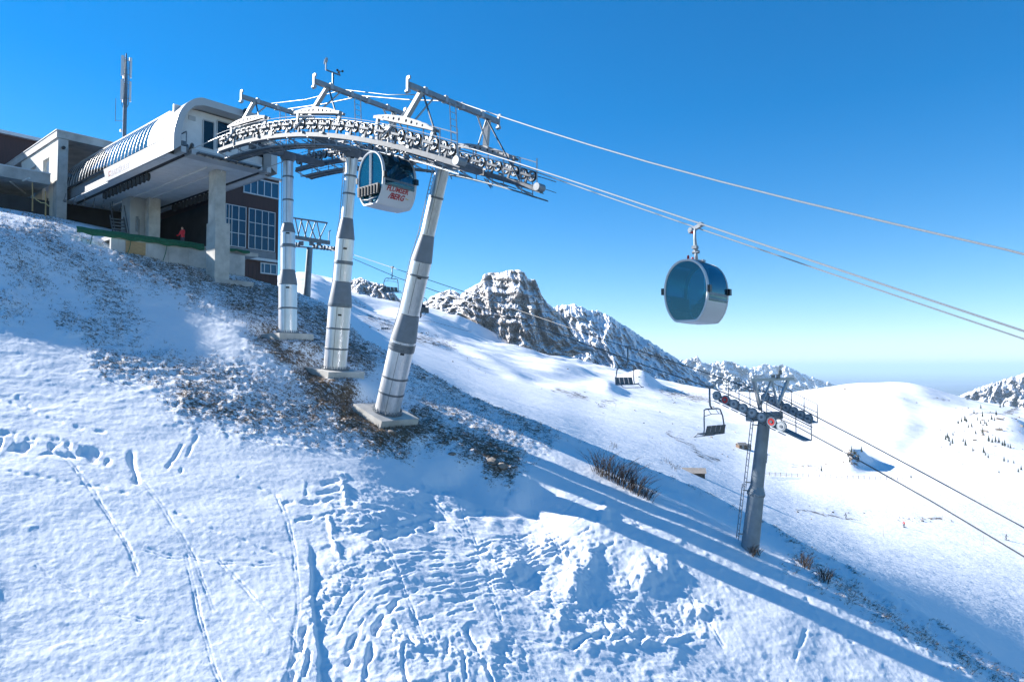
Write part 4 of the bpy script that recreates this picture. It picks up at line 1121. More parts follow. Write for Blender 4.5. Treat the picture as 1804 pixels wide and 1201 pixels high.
def make_train(label):
    loc = W(-30, NA, zs(-30))
    t = thing('sheave_train', loc, label, 'sheave train', ROT)
    def L(E, y, z): return Vector((E + 30, y, z - zs(-30)))
    # wheels in rocking pairs
    s_, E, marks = 0, -40.6, []
    while E < -20.2:
        marks.append(E); E += 1.20 * tang(E).x
    for Ec in marks:
        tv = tang(Ec)
        for sg in (-1, 1):
            c = L(Ec, 0, zs(Ec)) + Vector((tv.x, 0, tv.z)) * (.30 * sg)
            o = link_part('sheave', WM, t); o.location = c; o.rotation_euler = (0, random.uniform(0, 2), 0)
            link_part('tyre', TM, o); link_part('hub', HM, o)
        a = L(Ec, -.13, zs(Ec)) - tv * .36; b = L(Ec, -.13, zs(Ec)) + tv * .36
        mb = MB(); mb.bar(a, b, .025, .10); mb.bar(a + Vector((0, .26, 0)), b + Vector((0, .26, 0)), .025, .10)
        mb.bar(L(Ec, 0, zs(Ec)) - Vector((-tv.z, 0, tv.x)) * .0, L(Ec, 0, zs(Ec)) - Vector((-tv.z, 0, tv.x)) * .42, .08, .12)
        mb.build('rocker', 'girder_steel', t, local=True)
    Es = np.linspace(-41.2, -20.0, 44)
    # girder below the wheels
    mb = MB()
    for a, b in zip(Es[:-1], Es[1:]):
        mb.bar(L(a, .05, zs(a) - .56), L(b + .01, .05, zs(b) - .56), .26, .20)
        mb.bar(L(a, .05, zs(a) - .675), L(b + .01, .05, zs(b) - .675), .36, .03)
    mb.build('girder', 'girder_steel', t, local=True)
    # light guard rail just above the wheels
    mb = MB(); mb.tube([L(E, -.22, zs(E) + .36) for E in Es], .018, 6); mb.build('rope_guard', 'galvanised_pale', t, local=True)
    # walkway of grating panels
    for a, b in zip(Es[:-1:2], Es[2::2]):
        mb = MB()
        d = (L(b, 0, zs(b)) - L(a, 0, zs(a))); n_ = 9
        for k in range(n_):
            p = L(a, 0, zs(a)) + d * ((k + .5) / n_) + Vector((0, .78, -.95)); mb.box(p, d.normalized() * .035, (0, .42, 0), (0, 0, .018))
        for y in (.36, .78, 1.2): mb.bar(L(a, y, zs(a) - .985), L(b, y, zs(b) - .985), .05, .05)
        mb.build('grating', 'steel_dark', t, local=True)
    mb = MB()
    for E in Es[::4]:
        for y in (.34, 1.22): mb.bar(L(E, y, zs(E) - .98), L(E, y, zs(E) + .12), .04)
        mb.bar(L(E, -.1, zs(E) - .70), L(E, 1.25, zs(E) - 1.0), .05, .07)
    for y in (.34, 1.22):
        if y > 1: mb.tube([L(E, y, zs(E) + .12) for E in Es], .024, 5)
        mb.tube([L(E, y, zs(E) - .42) for E in Es], .018, 5)
    mb.build('railing', 'galvanised_pale', t, local=True)
    # outer railing at the downhill end
    mb = MB()
    for E in np.linspace(-25.5, -20.2, 6): mb.bar(L(E, -.05, zs(E) - .5), L(E, -.05, zs(E) + (.95 if E > -21 else .75)), .045)
    mb.tube([L(E, -.05, zs(E) + .75) for E in np.linspace(-25.5, -20.2, 8)], .024, 5)
    mb.build('end_railing', 'galvanised_pale', t, local=True)
    mb = MB(); mb.lathe(L(-20.05, -.3, zs(-20.05) - .42), (0, 1, 0), [(0, .19), (.5, .19)], 18); mb.build('end_roller', 'galvanised', t, local=True)
    # perforated lifting yokes over each tower
    for Ec, ln in ((-37.75, 4.3), (-30.6, 4.2), (-23.8, 4.4)):
        h = ln / 2
        outl = [(-h, -.02), (-h, .10), (-h * .55, .27), (0, .34), (h * .55, .27), (h, .10), (h, -.02), (h * .8, .0), (0, .0), (-h * .8, .0)]
        me = curve_plate(outl, [circle(x * h, .18 - .10 * abs(x), .055 if abs(x) > .3 else .075, 10) for x in (-.66, -.48, -.30, -.12, .12, .30, .48, .66)], .05)
        tv = tang(Ec); up = Vector((-tv.z, 0, tv.x)); c = L(Ec, 0, zs(Ec)) + up * .50
        for v in me.vertices: v.co = c + tv * v.co.x + up * v.co.y + Vector((0, 1, 0)) * v.co.z
        me.materials.append(MATS['yoke_paint'])
        o = link_part('yoke', me, t); o.location = (0, -.17, 0)
        o2 = link_part('yoke', me, t); o2.location = (0, .17, 0)
        mb = MB()
        for x in (-h * .93, h * .93):
            mb = MB(); mb.box(c + tv * x * .97 + up * .10, tv * .07, (0, .10, 0), up * .06); mb.bar(c + tv * x + up * .05, c + tv * x * .97 - up * .62, .12, .16); mb.build('yoke_block', 'galvanised', t, local=True)
        hole_dark = MB(); hole_dark.prism([c + tv * x + up * z + Vector((0, -.01, 0)) for x, z in ((-h * .8, .02), (-h * .55, .22), (0, .28), (h * .55, .22), (h * .8, .02))], (0, .02, 0)); hole_dark.build('yoke_hole_shade', 'rubber', t, local=True)  # dark plate added between the yokes, paints the shade inside the holes
    mb = MB()
    for k in range(26):
        E = random.uniform(-40, -20.5); tv = tang(E)
        mb.box(L(E, random.uniform(-.1, .3), zs(E) - random.uniform(.30, .46)), tv * random.uniform(.05, .16), (0, random.uniform(.04, .1), 0), (0, 0, random.uniform(.03, .09)))
        mb.bar(L(E, .2, zs(E) - .8), L(E + random.uniform(-.5, .5), .9, zs(E) - 1.05), .04)
    fi = mb.build('fittings', 'galvanised', t, local=True); fi['kind'] = 'stuff'
    return t
tr_near = make_train('near curved row of sheave wheels with walkway on top of the three towers')
tr_far = copy_tree(tr_near); tr_far.location = W(-30, NB, zs(-30)); MTX[tr_far] = Matrix.Translation(tr_far.location) @ Matrix.Rotation(ROT, 4, 'Z')
tr_far['label'] = 'far row of sheave wheels and railing, reaching lowest behind the near row'
for o in (tr_near, tr_far): o['group'] = 'sheave trains of the gondola'

TOW = [dict(base=(-37.58, 2.08), top=(-37.80, 13.25), bar=(-37.89, 15.98), d=(.62, .86, 1.10), cone=((.35, .27), (.61, .56)), rings=(.14, .74, .87), flange=(.485, ), fb=None, label='upper silver tower beside the station, nearest the brown building'),
       dict(base=(-32.67, -.06), top=(-31.2, 12.15), bar=(-30.38, 14.82), d=(.66, 1.0, 1.28), cone=((.40, .30), (.688, .595)), rings=(.095, .1875, .80, .88), flange=(.293, .4875), fb=None, label='middle silver tower directly left of the gondola cabin at the towers'),
       dict(base=(-28.05, -2.24), top=(-23.80, 10.15), bar=(-23.03, 12.63), d=(.70, 1.02, 1.30), cone=((.40, .296), (.71, .61)), rings=(.08, .145, .555, .855), flange=(.262, .278), fb=None, label='lowest silver tower, leaning right, in front of the butte')]
for ti, T in enumerate(TOW):
    kk = 1.011 if ti == 1 else 1.0
    b = W(T['base'][0] * kk, NC * kk, T['base'][1] * kk); tp = W(T['top'][0] * kk, NC * kk, T['top'][1] * kk); ax = (tp - b); H = ax.length; ax.normalize()
    ex = NV.cross(ax).normalized()
    if ex.dot(EV) < 0: ex = -ex
    th = thing('gondola_tower', b - ax * .1, T['label'], 'lift tower', 0, 'silver gondola towers')
    d1, d2, d3 = T['d']; (c2t, c2b), (c1t, c1b) = T['cone']
    secs = [(0, c2b, d3, d3), (c2b, c2t, d3, d2), (c2t, c1b, d2, d2), (c1b, c1t, d2, d1), (c1t, 1, d1, d1)]
    for k, (a, c, da, dc) in enumerate(secs):
        cuts = [a] + sorted(r_ for r_ in T['rings'] if a < r_ < c) + [c]
        for q0, q1 in zip(cuts[:-1], cuts[1:]):
            f0 = (q0 - a) / (c - a); f1 = (q1 - a) / (c - a); r0 = (da + (dc - da) * f0) / 2; r1 = (da + (dc - da) * f1) / 2
            if k in (1, 3):
                mb = MB(); mb.lathe(b, ax, [(q0 * H, r0 + .012), (q0 * H + .05, r0 + .012), (q1 * H, r1 + .004)], 40); mb.build('cone_section', 'grey_paint', th, smooth=True)
            else:
                g_ = .012
                mb = MB(); mb.lathe(b, ax, [(q0 * H + g_, r0 - .01), (q0 * H + g_ + .01, r0), (q1 * H - g_ - .01, r1), (q1 * H - g_, r1 - .01)], 40); mb.build('shaft_section', 'shaft_metal', th, smooth=True)
    for r_ in list(T['rings']) + list(T['flange']):
        rad = np.interp(r_, [0, c2b, c2t, c1b, c1t, 1], [d3, d3, d2, d2, d1, d1]) / 2
        wd_ = .05 if r_ in T['rings'] else .10
        mb = MB(); mb.lathe(b, ax, [(r_ * H - wd_, rad), (r_ * H - wd_, rad + .025), (r_ * H - .02, rad + .03), (r_ * H + .02, rad + .03), (r_ * H + wd_, rad + .025), (r_ * H + wd_, rad)], 40, cap=False)
        mb.build('flange_ring', 'steel_dark', th, smooth=True)
    # vertical seam strips and id plates
    for k, (q, sg) in enumerate(((.25, 1), (.25, -1), (.55, 1), (.55, -1), (.96, 1), (.96, -1))):
        rad = np.interp(q, [0, c2b, c2t, c1b, c1t, 1], [d3, d3, d2, d2, d1, d1]) / 2
        dv = (-NV * .55 + ex * (.85 * sg)).normalized(); tv = ax.cross(dv)
        mb = MB(); mb.box(b + ax * (q * H) + dv * (rad + .008), dv * .014, tv * .10, ax * .05); mb.build('number_plate', 'black_plastic', th)
    dv = (-NV * .75 + ex * .66).normalized(); tv = ax.cross(dv)
    mb = MB()
    for k, (a, c, da, dc) in enumerate(secs):
        if k in (0, 2, 4): mb.box(b + ax * ((a + c) / 2 * H) + dv * (da / 2 - .001), dv * .006, tv * .012, ax * ((c - a) / 2 * H - .08))
    mb.build('seam', 'steel_dark', th)
    # foundation and anchor bolts
    mb = MB(); fs_ = 1.22 if ti else 1.05
    mb.box(b - ax * .40 - ex * .05, ex * fs_, NV * (fs_ * (1.0 if ti else 1.1)), ax * .38); fo = mb.build('foundation', 'concrete_pale', th)
    mb = MB(); mb.lathe(b, ax, [(-.02, d3 / 2 + .16), (.05, d3 / 2 + .16), (.05, d3 / 2)], 40, cap=False); mb.build('base_flange', 'steel_dark', th)
    av = ax.orthogonal().normalized(); bv = ax.cross(av)
    for k in range(28):
        q = 2 * math.pi * k / 28; p = b + (av * math.cos(q) + bv * math.sin(q)) * (d3 / 2 + .09)
        mb = MB(); mb.lathe(p + ax * .05, ax, [(0, .035), (.07, .035), (.07, .02), (.15, .02)], 6); mb.build('anchor_bolt', 'galvanised', th)
    # ladder on the uphill side
    mb = MB()
    lr = lambda q: np.interp(q, [0, c2b, c2t, c1b, c1t, 1], [d3, d3, d2, d2, d1, d1]) / 2 + .16
    pts = [b + ax * (q * H) - ex * lr(q) for q in np.linspace(.30, .98, 24)]
    for s_ in (-.17, .17): mb.tube([p + NV * s_ for p in pts], .022, 5)
    for p, p2 in zip(pts[:-1], pts[1:]):
        mb.bar(p - NV * .17, p + NV * .17, .025); mb.bar((p + p2) / 2 - NV * .17, (p + p2) / 2 + NV * .17, .025)
    mb.build('ladder', 'galvanised_pale', th)
    # head: cross girder, lifting bar on posts, braces
    Eb, zb = T['bar']; Et = T['top'][0]
    mb = MB(); mb.bar(tp - ax * .05 - NV * 2.5, tp - ax * .05 + NV * 2.5, .40, .34); mb.lathe(tp - ax * .5, ax, [(0, d1 / 2), (.25, d1 / 2 + .16), (.5, d1 / 2 + .16)], 24); mb.build('cross_girder', 'girder_steel', th, smooth=True)
    mb = MB(); mb.bar(W(Eb, 19.85, zb), W(Eb, 25.85, zb), .22, .22); lb = mb.build('lifting_bar', 'galvanised', th)
    for s_ in (19.80, 25.90):
        mb = MB()
        mb.box(W(Eb, s_, zb), EV * .06, NV * .05, ZV * .30); mb.box(W(Eb + .06, s_, zb + .3), EV * .10, NV * .05, ZV * .07); mb.lathe(W(Eb - .1, s_, zb - .3), EV, [(0, .10), (.2, .10)], 10)
        mb.build('hook_plate', 'galvanised_pale', lb)
    for s_ in (20.8, 22.1, 23.2, 24.6):
        mb = MB(); mb.box(W(Eb, s_, zb + .02), EV * .14, NV * .09, ZV * .15); mb.build('bracket', 'galvanised_pale', lb)
    for side, Nr in ((-1, NA), (1, NB)):
        Ny = Nr + .1 * -side; Ept = Eb + .05; Ebt = Eb - (.25 if ti else .05) * 1
        tv = tang(Ebt)
        top_ = W(Eb, Ny - side * .35, zb - .1); bot = W(Ebt - .35, Nr, zs(Ebt - .35) + .72)
        mb = MB(); mb.bar(top_, bot, .20, .26, up=EV); mb.build('post', 'galvanised_pale', th)
        for dE, dn, m_ in ((1.75, .1, 'steel_dark'), (-1.9, -.3, 'galvanised_pale')):
            mb = MB(); q = W(Eb + dE, Nr - side * dn, zs(Eb + dE) - .35); mb.tube([W(Eb, Nr - side * .55, zb - .1), q], .045, 7); mb.build('brace', m_, th)
        mb = MB(); mb.tube([W(Eb, Nr - side * 1.25, zb - .1), W(Eb - .2, Nr - side * .15, zs(Eb - .2) + .75)], .045, 7); mb.build('brace', 'galvanised_pale', th)
    # ladder up to the lifting bar
    mb = MB(); pa = W(Eb + .25, NC - .5, zb - .1); pb2 = W(Eb + .55, NC - .6, zs(Eb + .55) - .6)
    for s_ in (-.2, .2): mb.tube([pa + NV * s_, pb2 + NV * s_], .028, 5)
    for k in range(9):
        p = pa.lerp(pb2, (k + .5) / 9); mb.bar(p - NV * .2, p + NV * .2, .022)
    mb.build('head_ladder', 'galvanised_pale', th)
# weather vane on the middle lifting bar
wv_ = thing('weather_station', W(-30.38, 20.85, 14.95), 'small weather vane on the middle lifting bar against the sky', 'weather vane')
q0 = W(-30.38, 20.95, 14.93)
mb = MB(); mb.tube([q0, q0 + ZV * .75], .05, 7); mb.bar(q0 + ZV * .72 - NV * .45, q0 + ZV * .72 + NV * .45, .06); mb.build('stand', 'steel_dark', wv_)
mb = MB(); mb.tube([q0 + ZV * .72 - NV * .45, q0 + ZV * 1.1 - NV * .45], .04, 6); mb.lathe(q0 + ZV * 1.05 - NV * .45 - EV * .1, (.3, 0, 1), [(0, .06), (.2, .1), (.35, .06)], 8); mb.build('wind_vane', 'galvanised_pale', wv_)
mb = MB()
for k in range(3):
    a = 2 * math.pi * k / 3; p = q0 + ZV * .92 + NV * .4 + Vector((math.cos(a), math.sin(a), 0)) * .16; mb.bar(q0 + ZV * .92 + NV * .4, p, .025); mb.lathe(p, ZV, [(-.05, .03), (0, .07), (.05, .05)], 8)
mb.tube([q0 + ZV * .72 + NV * .4, q0 + ZV * .95 + NV * .4], .03, 6); mb.build('wind_cups', 'black_plastic', wv_)
# loudspeaker horn on the station roof edge is omitted from the towers; ropes follow
def rope(name, pts, r, mat, label, n=6):
    mb = MB(); mb.tube(pts, r, n); o = mb.build(name, mat, smooth='all'); tag(o, label, 'rope'); return o
Er = list(np.linspace(-60, -42, 6)) + list(np.linspace(-41, -20.4, 40)) + list(np.linspace(-19, 45, 30))
def zrope(E):
    z = zt(E)
    if E > -20.4: t = (E + 20.4) / 65; z -= 1.2 * 4 * t * (1 - t) * 0.3
    return z
rope('haul_rope', [W(E, NA, zrope(E) + .16 * (1 - math.exp(-max(0, E + 20.4) / 4))) for E in Er], .030, 'rope_steel', 'near gondola haul rope running down to the right edge')
rope('haul_rope', [W(E, NB, zrope(E)) for E in Er], .030, 'rope_steel', 'far gondola haul rope carrying the hanging cabin')
a = W(-23.03, NC, 12.78)
e1, z1 = pN(1804, 447, NC)
pts = [W(-37.89, NC, 16.12), W(-34, NC, 15.45), W(-30.38, NC, 14.98), W(-26.7, NC, 13.82), W(-23.03, NC, 12.78)]
for t in np.linspace(.1, 3.0, 24):
    pts.append(W(-23.03 + (e1 + 23.03) * t, NC, 12.78 + (z1 - 12.78) * t - .35 * math.sin(math.pi * min(t, 1)) ))
rope('signal_cable', pts, .034, 'rope_steel', 'upper signal cable strung from the lifting bars across the sky')
rope('signal_cable', [W(-37.89, NC - 1.2, 16.1), W(-34, NC - 1.2, 15.35), W(-30.38, NC - 1.2, 14.95), W(-26.7, NC - 1.2, 13.7), W(-23.03, NC - 1.2, 12.75)], .022, 'rope_steel', 'thin second cable strung only between the three lifting bars')

# ================================================================== CABINS
def cab_profile(n=64, sc=1.0):
    pts = []
    for k in range(n):
        a = 2 * math.pi * k / n
        c, s_ = math.cos(a), math.sin(a)
        x = .93 * sc * math.copysign(abs(c) ** .92, c)
        z = 1.22 + (1.26 if s_ > 0 else 1.36) * sc * math.copysign(abs(s_) ** .95, s_)
        zmin = 1.22 - 1.22 * sc
        if z < zmin:
            z = zmin
        pts.append((x, z))
    return pts
def person(parent_or_none, name, joints, bones, mat, loc=(0, 0, 0), rz=0.0):
    """one continuous body grown over a posed skeleton"""
    me = bpy.data.meshes.new(name)
    names = list(joints); idx = {k: i for i, k in enumerate(names)}
    me.from_pydata([joints[k][0] for k in names], [(idx[a], idx[b]) for a, b in bones], [])
    me.materials.append(MATS[mat])
    o = link_part(name, me, parent_or_none); o.location = loc; o.rotation_euler = (0, 0, rz)
    sk = o.modifiers.new('Skin', 'SKIN'); sk.use_smooth_shade = True
    for i, k in enumerate(names):
        r = joints[k][1]; rr = r if isinstance(r, tuple) else (r, r)
        me.skin_vertices[0].data[i].radius = rr
        me.skin_vertices[0].data[i].use_root = (k == 'pelvis')
    ss = o.modifiers.new('Subdivision', 'SUBSURF'); ss.levels = 1; ss.render_levels = 2
    return o
BONES = [('pelvis', 'waist'), ('waist', 'chest'), ('chest', 'neck'), ('neck', 'chin'), ('chin', 'crown'), ('chest', 'lsho'), ('lsho', 'lelb'), ('lelb', 'lwri'), ('lwri', 'lhan'), ('chest', 'rsho'), ('rsho', 'relb'), ('relb', 'rwri'), ('rwri', 'rhan'),
         ('pelvis', 'lhip'), ('lhip', 'lkne'), ('lkne', 'lank'), ('lank', 'ltoe'), ('pelvis', 'rhip'), ('rhip', 'rkne'), ('rkne', 'rank'), ('rank', 'rtoe')]
def standing(lean=0.0, bend=0.0, arms=.25):
    j = {'pelvis': ((0, 0, .94 - bend), (.15, .11)), 'waist': ((0, lean * .3, 1.12 - bend), (.145, .105)), 'chest': ((0, lean * .7, 1.34 - bend), (.17, .12)), 'neck': ((0, lean, 1.47 - bend), .06), 'chin': ((0, lean + .03, 1.56 - bend), (.075, .085)), 'crown': ((0, lean + .02, 1.69 - bend), (.082, .095))}
    for s_, p in ((-1, 'l'), (1, 'r')):
        j[p + 'sho'] = ((s_ * .19, lean * .75, 1.39 - bend), .075); j[p + 'elb'] = ((s_ * .30, lean * .8 + .05, 1.14 - bend), .055); j[p + 'wri'] = ((s_ * .30, lean + arms, 1.02 - bend), .042); j[p + 'han'] = ((s_ * .29, lean + arms + .12, 1.03 - bend), .04)
        j[p + 'hip'] = ((s_ * .10, 0, .86 - bend), .105); j[p + 'kne'] = ((s_ * .12, .06 + bend * .9, .48 - bend * .5), .075); j[p + 'ank'] = ((s_ * .12, 0, .09), .055); j[p + 'toe'] = ((s_ * .13, .18, .05), .045)
    return j
def seated():
    j = {'pelvis': ((0, 0, .14), (.17, .13)), 'waist': ((0, -.02, .30), (.15, .11)), 'chest': ((0, 0, .54), (.17, .12)), 'neck': ((0, .02, .67), .06), 'chin': ((0, .06, .76), (.075, .085)), 'crown': ((0, .05, .89), (.085, .10))}
    for s_, p in ((-1, 'l'), (1, 'r')):
        j[p + 'sho'] = ((s_ * .19, .0, .58), .075); j[p + 'elb'] = ((s_ * .27, .08, .34), .055); j[p + 'wri'] = ((s_ * .20, .28, .26), .042); j[p + 'han'] = ((s_ * .16, .38, .24), .04)
        j[p + 'hip'] = ((s_ * .10, .04, .12), .105); j[p + 'kne'] = ((s_ * .13, .46, .12), .078); j[p + 'ank'] = ((s_ * .13, .46, -.30), .055); j[p + 'toe'] = ((s_ * .13, .62, -.35), .045)
    return j
for nm in ('person_rider', 'person_cabin'):
    M_ = MATS[nm]
    for nd in M_.node_tree.nodes:
        if nd.type == 'VALTORGB':
            el = nd.color_ramp.elements; H_ = 1.9
            el[0].position = 0.0; el[0].color = el[1].color; el[1].position = .01; el[2].position = .22 / H_; el[3].position = .69 / H_; el[4].position = .86 / H_

def make_cabin(label, loc, rz, door_lettering=True):
    t = thing('gondola_cabin', loc, label, 'gondola', rz, 'round gondola cabins')
    HW = 1.0
    n = 64
    P1 = cab_profile(n, 1.0); P9 = cab_profile(n, .905)
    ys = [-HW + .12, -.45, 0, .45, HW - .12]; sc = [.985, 1.0, 1.005, 1.0, .985]
    def ring(P, y, s_=1.0): return [Vector((x * s_, y, 1.22 + (z - 1.22) * s_)) for x, z in P]
    # barrel skin split into lower shell, side windows and roof
    def barrel(sel, name, mat, inset=0.0):
        mb = MB()
        rings = [ring(P1, y, s_ - inset) for y, s_ in zip(ys, sc)]
        for a, b in zip(rings[:-1], rings[1:]):
            for k in range(n):
                k2 = (k + 1) % n
                zc = (P1[k][1] + P1[k2][1]) / 2; xc = (P1[k][0] + P1[k2][0]) / 2
                if sel(xc, zc): mb.add([a[k], a[k2], b[k2], b[k]], [(0, 1, 2, 3)])
        return mb.build(name, mat, t, smooth=True, local=True, weld=True)
    ZW = .86
    sh = barrel(lambda x, z: z < ZW, 'shell', 'cabin_white')
    w1 = barrel(lambda x, z: ZW <= z < 2.30 and x > 0, 'side_window', 'cabin_glass_dark')
    w2 = barrel(lambda x, z: ZW <= z < 2.30 and x < 0, 'side_window', 'cabin_glass_dark')
    barrel(lambda x, z: z >= 2.30, 'roof', 'black_plastic')
    for sgn, wn in ((1, w1), (-1, w2)):
        mb = MB()
        for zz in (1.08,):
            xx = np.interp(zz, [ZW, 1.22, 1.7], [.90, .96, .88]); mb.bar((sgn * (xx - .02), -.84, zz), (sgn * (xx - .02), .84, zz), .03, .10)
        mb.bar((sgn * .91, -.86, ZW + .01), (sgn * .91, .86, ZW + .01), .03, .05)
        mb.build('window_bar', 'steel_dark', wn, local=True)
    for sg in (-1, 1):
        mb = MB(); y0, y1 = sg * (HW - .14), sg * HW
        o0 = ring(P1, y0, 1.0); o1 = ring(P1, y1, .985); i0 = ring(P9, y0, 1.0); i1 = ring(P9, y1 - sg * .01, 1.03)
        mb.quadstrip(o0, o1, closed=True); mb.quadstrip(o1, i1, closed=True); mb.quadstrip(i1, i0, closed=True); mb.quadstrip(o0, i0, closed=True)
        rm = mb.build('rim', 'cabin_white', t, smooth=True, local=True)
        P_ = ring(P9, sg * (HW - .05), 1.015)
        if sg > 0:
            mb = MB(); mb.add(P_, [tuple(range(n))]); mb.build('end_window', 'cabin_glass', t, local=True)
        else:
            for h in (-1, 1):
                q = [p for p in P_ if p.x * h > .03]
                q = sorted(q, key=lambda p: math.atan2(p.z - 1.22, p.x * h))
                mb = MB(); mb.add(q, [tuple(range(len(q)))]); dr = mb.build('door', 'cabin_glass', t, local=True)
                mb = MB(); mb.bar((h * .045, -(HW - .03), .12), (h * .045, -(HW - .03), 2.34), .05, .05); mb.build('door_edge', 'cabin_white', dr, local=True)
        for h in (-1, 1):
            mb = MB(); mb.xyz(min(h * .93, h * 1.03), max(h * .93, h * 1.03), min(y0, y1) - .02, max(y0, y1) + .02, 1.12, 1.38); mb.build('bumper', 'black_plastic', t, local=True)
    # ski rack on the door side
    mb = MB()
    rk = [(-.70, .42), (-.76, .86), (.76, .86), (.70, .42)]
    mb.prism([Vector((x, -(HW + .015), z)) for x, z in rk], (0, -.14, 0)); r0 = mb.build('ski_rack', 'black_plastic', t, local=True)
    for k in range(6):
        mb = MB(); mb.xyz(-.60 + k * .22, -.52 + k * .22, -(HW + .185), -(HW + .157), .46, .82); mb.build('rack_slot', 'rubber', r0, local=True)
    mb = MB(); mb.tube([(-.5, -(HW + .02), .30), (0, -(HW + .10), .20), (.5, -(HW + .02), .30)], .03, 6); mb.build('door_step', 'galvanised_pale', t, local=True)
    # inside
    mb = MB()
    for h in (-1, 1):
        mb.xyz(min(h * .36, h * .70), max(h * .36, h * .70), -.8, .8, .52, .60); mb.xyz(min(h * .70, h * .76), max(h * .70, h * .76), -.8, .8, .60, 1.05)
    mb.build('bench', 'seat_fabric', t, local=True)
    mb = MB(); mb.xyz(-.40, .40, -.85, .85, .06, .10); mb.build('floor', 'rubber', t, local=True)
    # hanger
    mb = MB(); mb.xyz(-.35, .35, -.12, .12, 2.44, 2.52); mb.xyz(-.06, .06, -.55, .55, 2.46, 2.53); mb.build('roof_frame', 'galvanised_pale', t, local=True)
    mb = MB(); mb.tube([(0, 0, 2.50), (.0, .0, 2.75), (.0, .03, 2.95), (0, .10, 3.40), (0, .10, 3.68), (0, .04, 3.82)], [.085, .06, .085, .055, .05, .05], 10)
    ha = mb.build('hanger', 'galvanised_pale', t, smooth='all', local=True)
    mb = MB(); mb.xyz(-.10, .10, -.02, .20, 2.98, 3.10); mb.lathe((-.14, .02, 2.86), (1, 0, 0), [(0, .07), (.28, .07)], 10); mb.build('damper', 'galvanised', ha, local=True)
    mb = MB(); mb.box((0, 0, 3.84), (.30, 0, -.12), (0, .09, 0), (.02, 0, .07)); mb.lathe((-.22, -.12, 3.96), (0, 1, 0), [(0, .08), (.24, .08)], 10); mb.lathe((.20, -.12, 3.80), (0, 1, 0), [(0, .08), (.24, .08)], 10); gr = mb.build('grip', 'galvanised_pale', t, local=True)
    mb = MB(); mb.xyz(.10, .22, -.12, .06, 3.64, 3.74); mb.build('grip_lever', 'red_paint', gr, local=True)
    for (x, y) in ((.05, .22), (-.02, .75)):
        mb = MB(); mb.lathe((x, y, 2.44), (0, 0, 1), [(0, .05), (.16, .05), (.20, .03)], 8); mb.build('roof_buffer', 'red_paint', t, local=True)
    if door_lettering:
        def on_side(y0, z0):
            def f(x, y, h):
                z = z0 + y; th_ = [p for p in P1 if p[0] > 0]
                zz = sorted((p[1], p[0]) for p in th_); xx = float(np.interp(z, [q[0] for q in zz], [q[1] for q in zz]))
                return MTX[t] @ Vector((xx * 1.004 + .010 + h, y0 + x, z))
            return f
        lettering('lettering', 'FLUMSER', .31, 'red_print', t, on_side(-.74, .60), .25, .008, 1.0)
        lettering('lettering', '/BERG', .33, 'red_print', t, on_side(-.54, .30), .25, .010, 1.0)
        lettering('lettering', '~', .34, 'yellow_print', t, on_side(.42, .32), 0, .0, 1)
    return t
GH = 3.86                                                       # grip above cabin floor
eL, zL = pN(683, 232, NA)
cabL = make_cabin('gondola cabin with red lettering hanging between the silver towers', W(eL, NA, zrope(eL) - GH), ROT)
eR, zR = pN(1226, 408, NB)
cabR = make_cabin('gondola cabin with large round window hanging alone in the open sky', W(eR, NB, zrope(eR) - GH), ROT + math.pi, False)
pr = thing('person', W(eR + .52, NB - .05, zrope(eR) - GH + .60), 'person sitting inside the hanging gondola cabin', 'person', ROT + math.pi / 2)
person(pr, 'body', seated(), BONES, 'person_cabin')
# red jacket person on the station deck
r_ = ray(322, 405); D_ = 52.0; p_ = r_ * D_
pr = thing('person', (p_[0], p_[1], 9.1), 'person in red jacket standing on the station deck', 'person', R(150))
person(pr, 'body', standing(.03, 0, .18), BONES, 'person_red')

# ================================================================== CHAIRLIFT
c2 = np.array([.62, -.785]); c2 /= np.hypot(*c2); m2 = np.array([-c2[1], c2[0]])
CV = Vector((c2[0], c2[1], 0)); MV = Vector((m2[0], m2[1], 0))
def pM(x, y, M):
    r = ray(x, y); return Vector(r * (M / (r[:2] @ m2)))
pyA = Vector(at(1347, 735, 31.5)); M0 = pyA.x * m2[0] + pyA.y * m2[1]; MN, MF = M0 - 1.35, M0 + 1.35
def poly_rope(px, M): return [pM(x, y, M) for x, y in px]
nr_px = [(578, 437), (700, 489), (880, 552), (1060, 616), (1160, 652), (1246, 681), (1262, 686), (1300, 702), (1340, 722), (1378, 740), (1400, 749), (1500, 803), (1640, 882), (1804, 980), (1960, 1077)]
fr_px = [(572, 432), (690, 471), (880, 535), (1066, 599), (1198, 641), (1300, 676), (1345, 689), (1390, 708), (1427, 728), (1520, 776), (1640, 840), (1804, 929), (1960, 1016)]
ropeN = poly_rope(nr_px, MN); ropeF = poly_rope(fr_px, MF)
for pl in (ropeN, ropeF): pl.append(pl[-1] + (pl[-1] - pl[-2]).normalized() * 70.0)
rope('haul_rope', ropeN, .026, 'rope_dark', 'near chairlift rope passing the grey pylon on the right')
rope('haul_rope', ropeF, .026, 'rope_dark', 'far chairlift rope passing behind the grey pylon on the right')
def along(pl, x):
    """point of a rope at photo column x"""
    best = None
    for a, b in zip(pl[:-1], pl[1:]):
        xa = project(a.x, a.y, a.z)[0]; xb = project(b.x, b.y, b.z)[0]
        if xa <= x <= xb:
            lo, hi = 0., 1.
            for _ in range(30):
                m_ = (lo + hi) / 2; q = a.lerp(b, m_)
                if project(q.x, q.y, q.z)[0] < x: lo = m_
                else: hi = m_
            return a.lerp(b, lo)
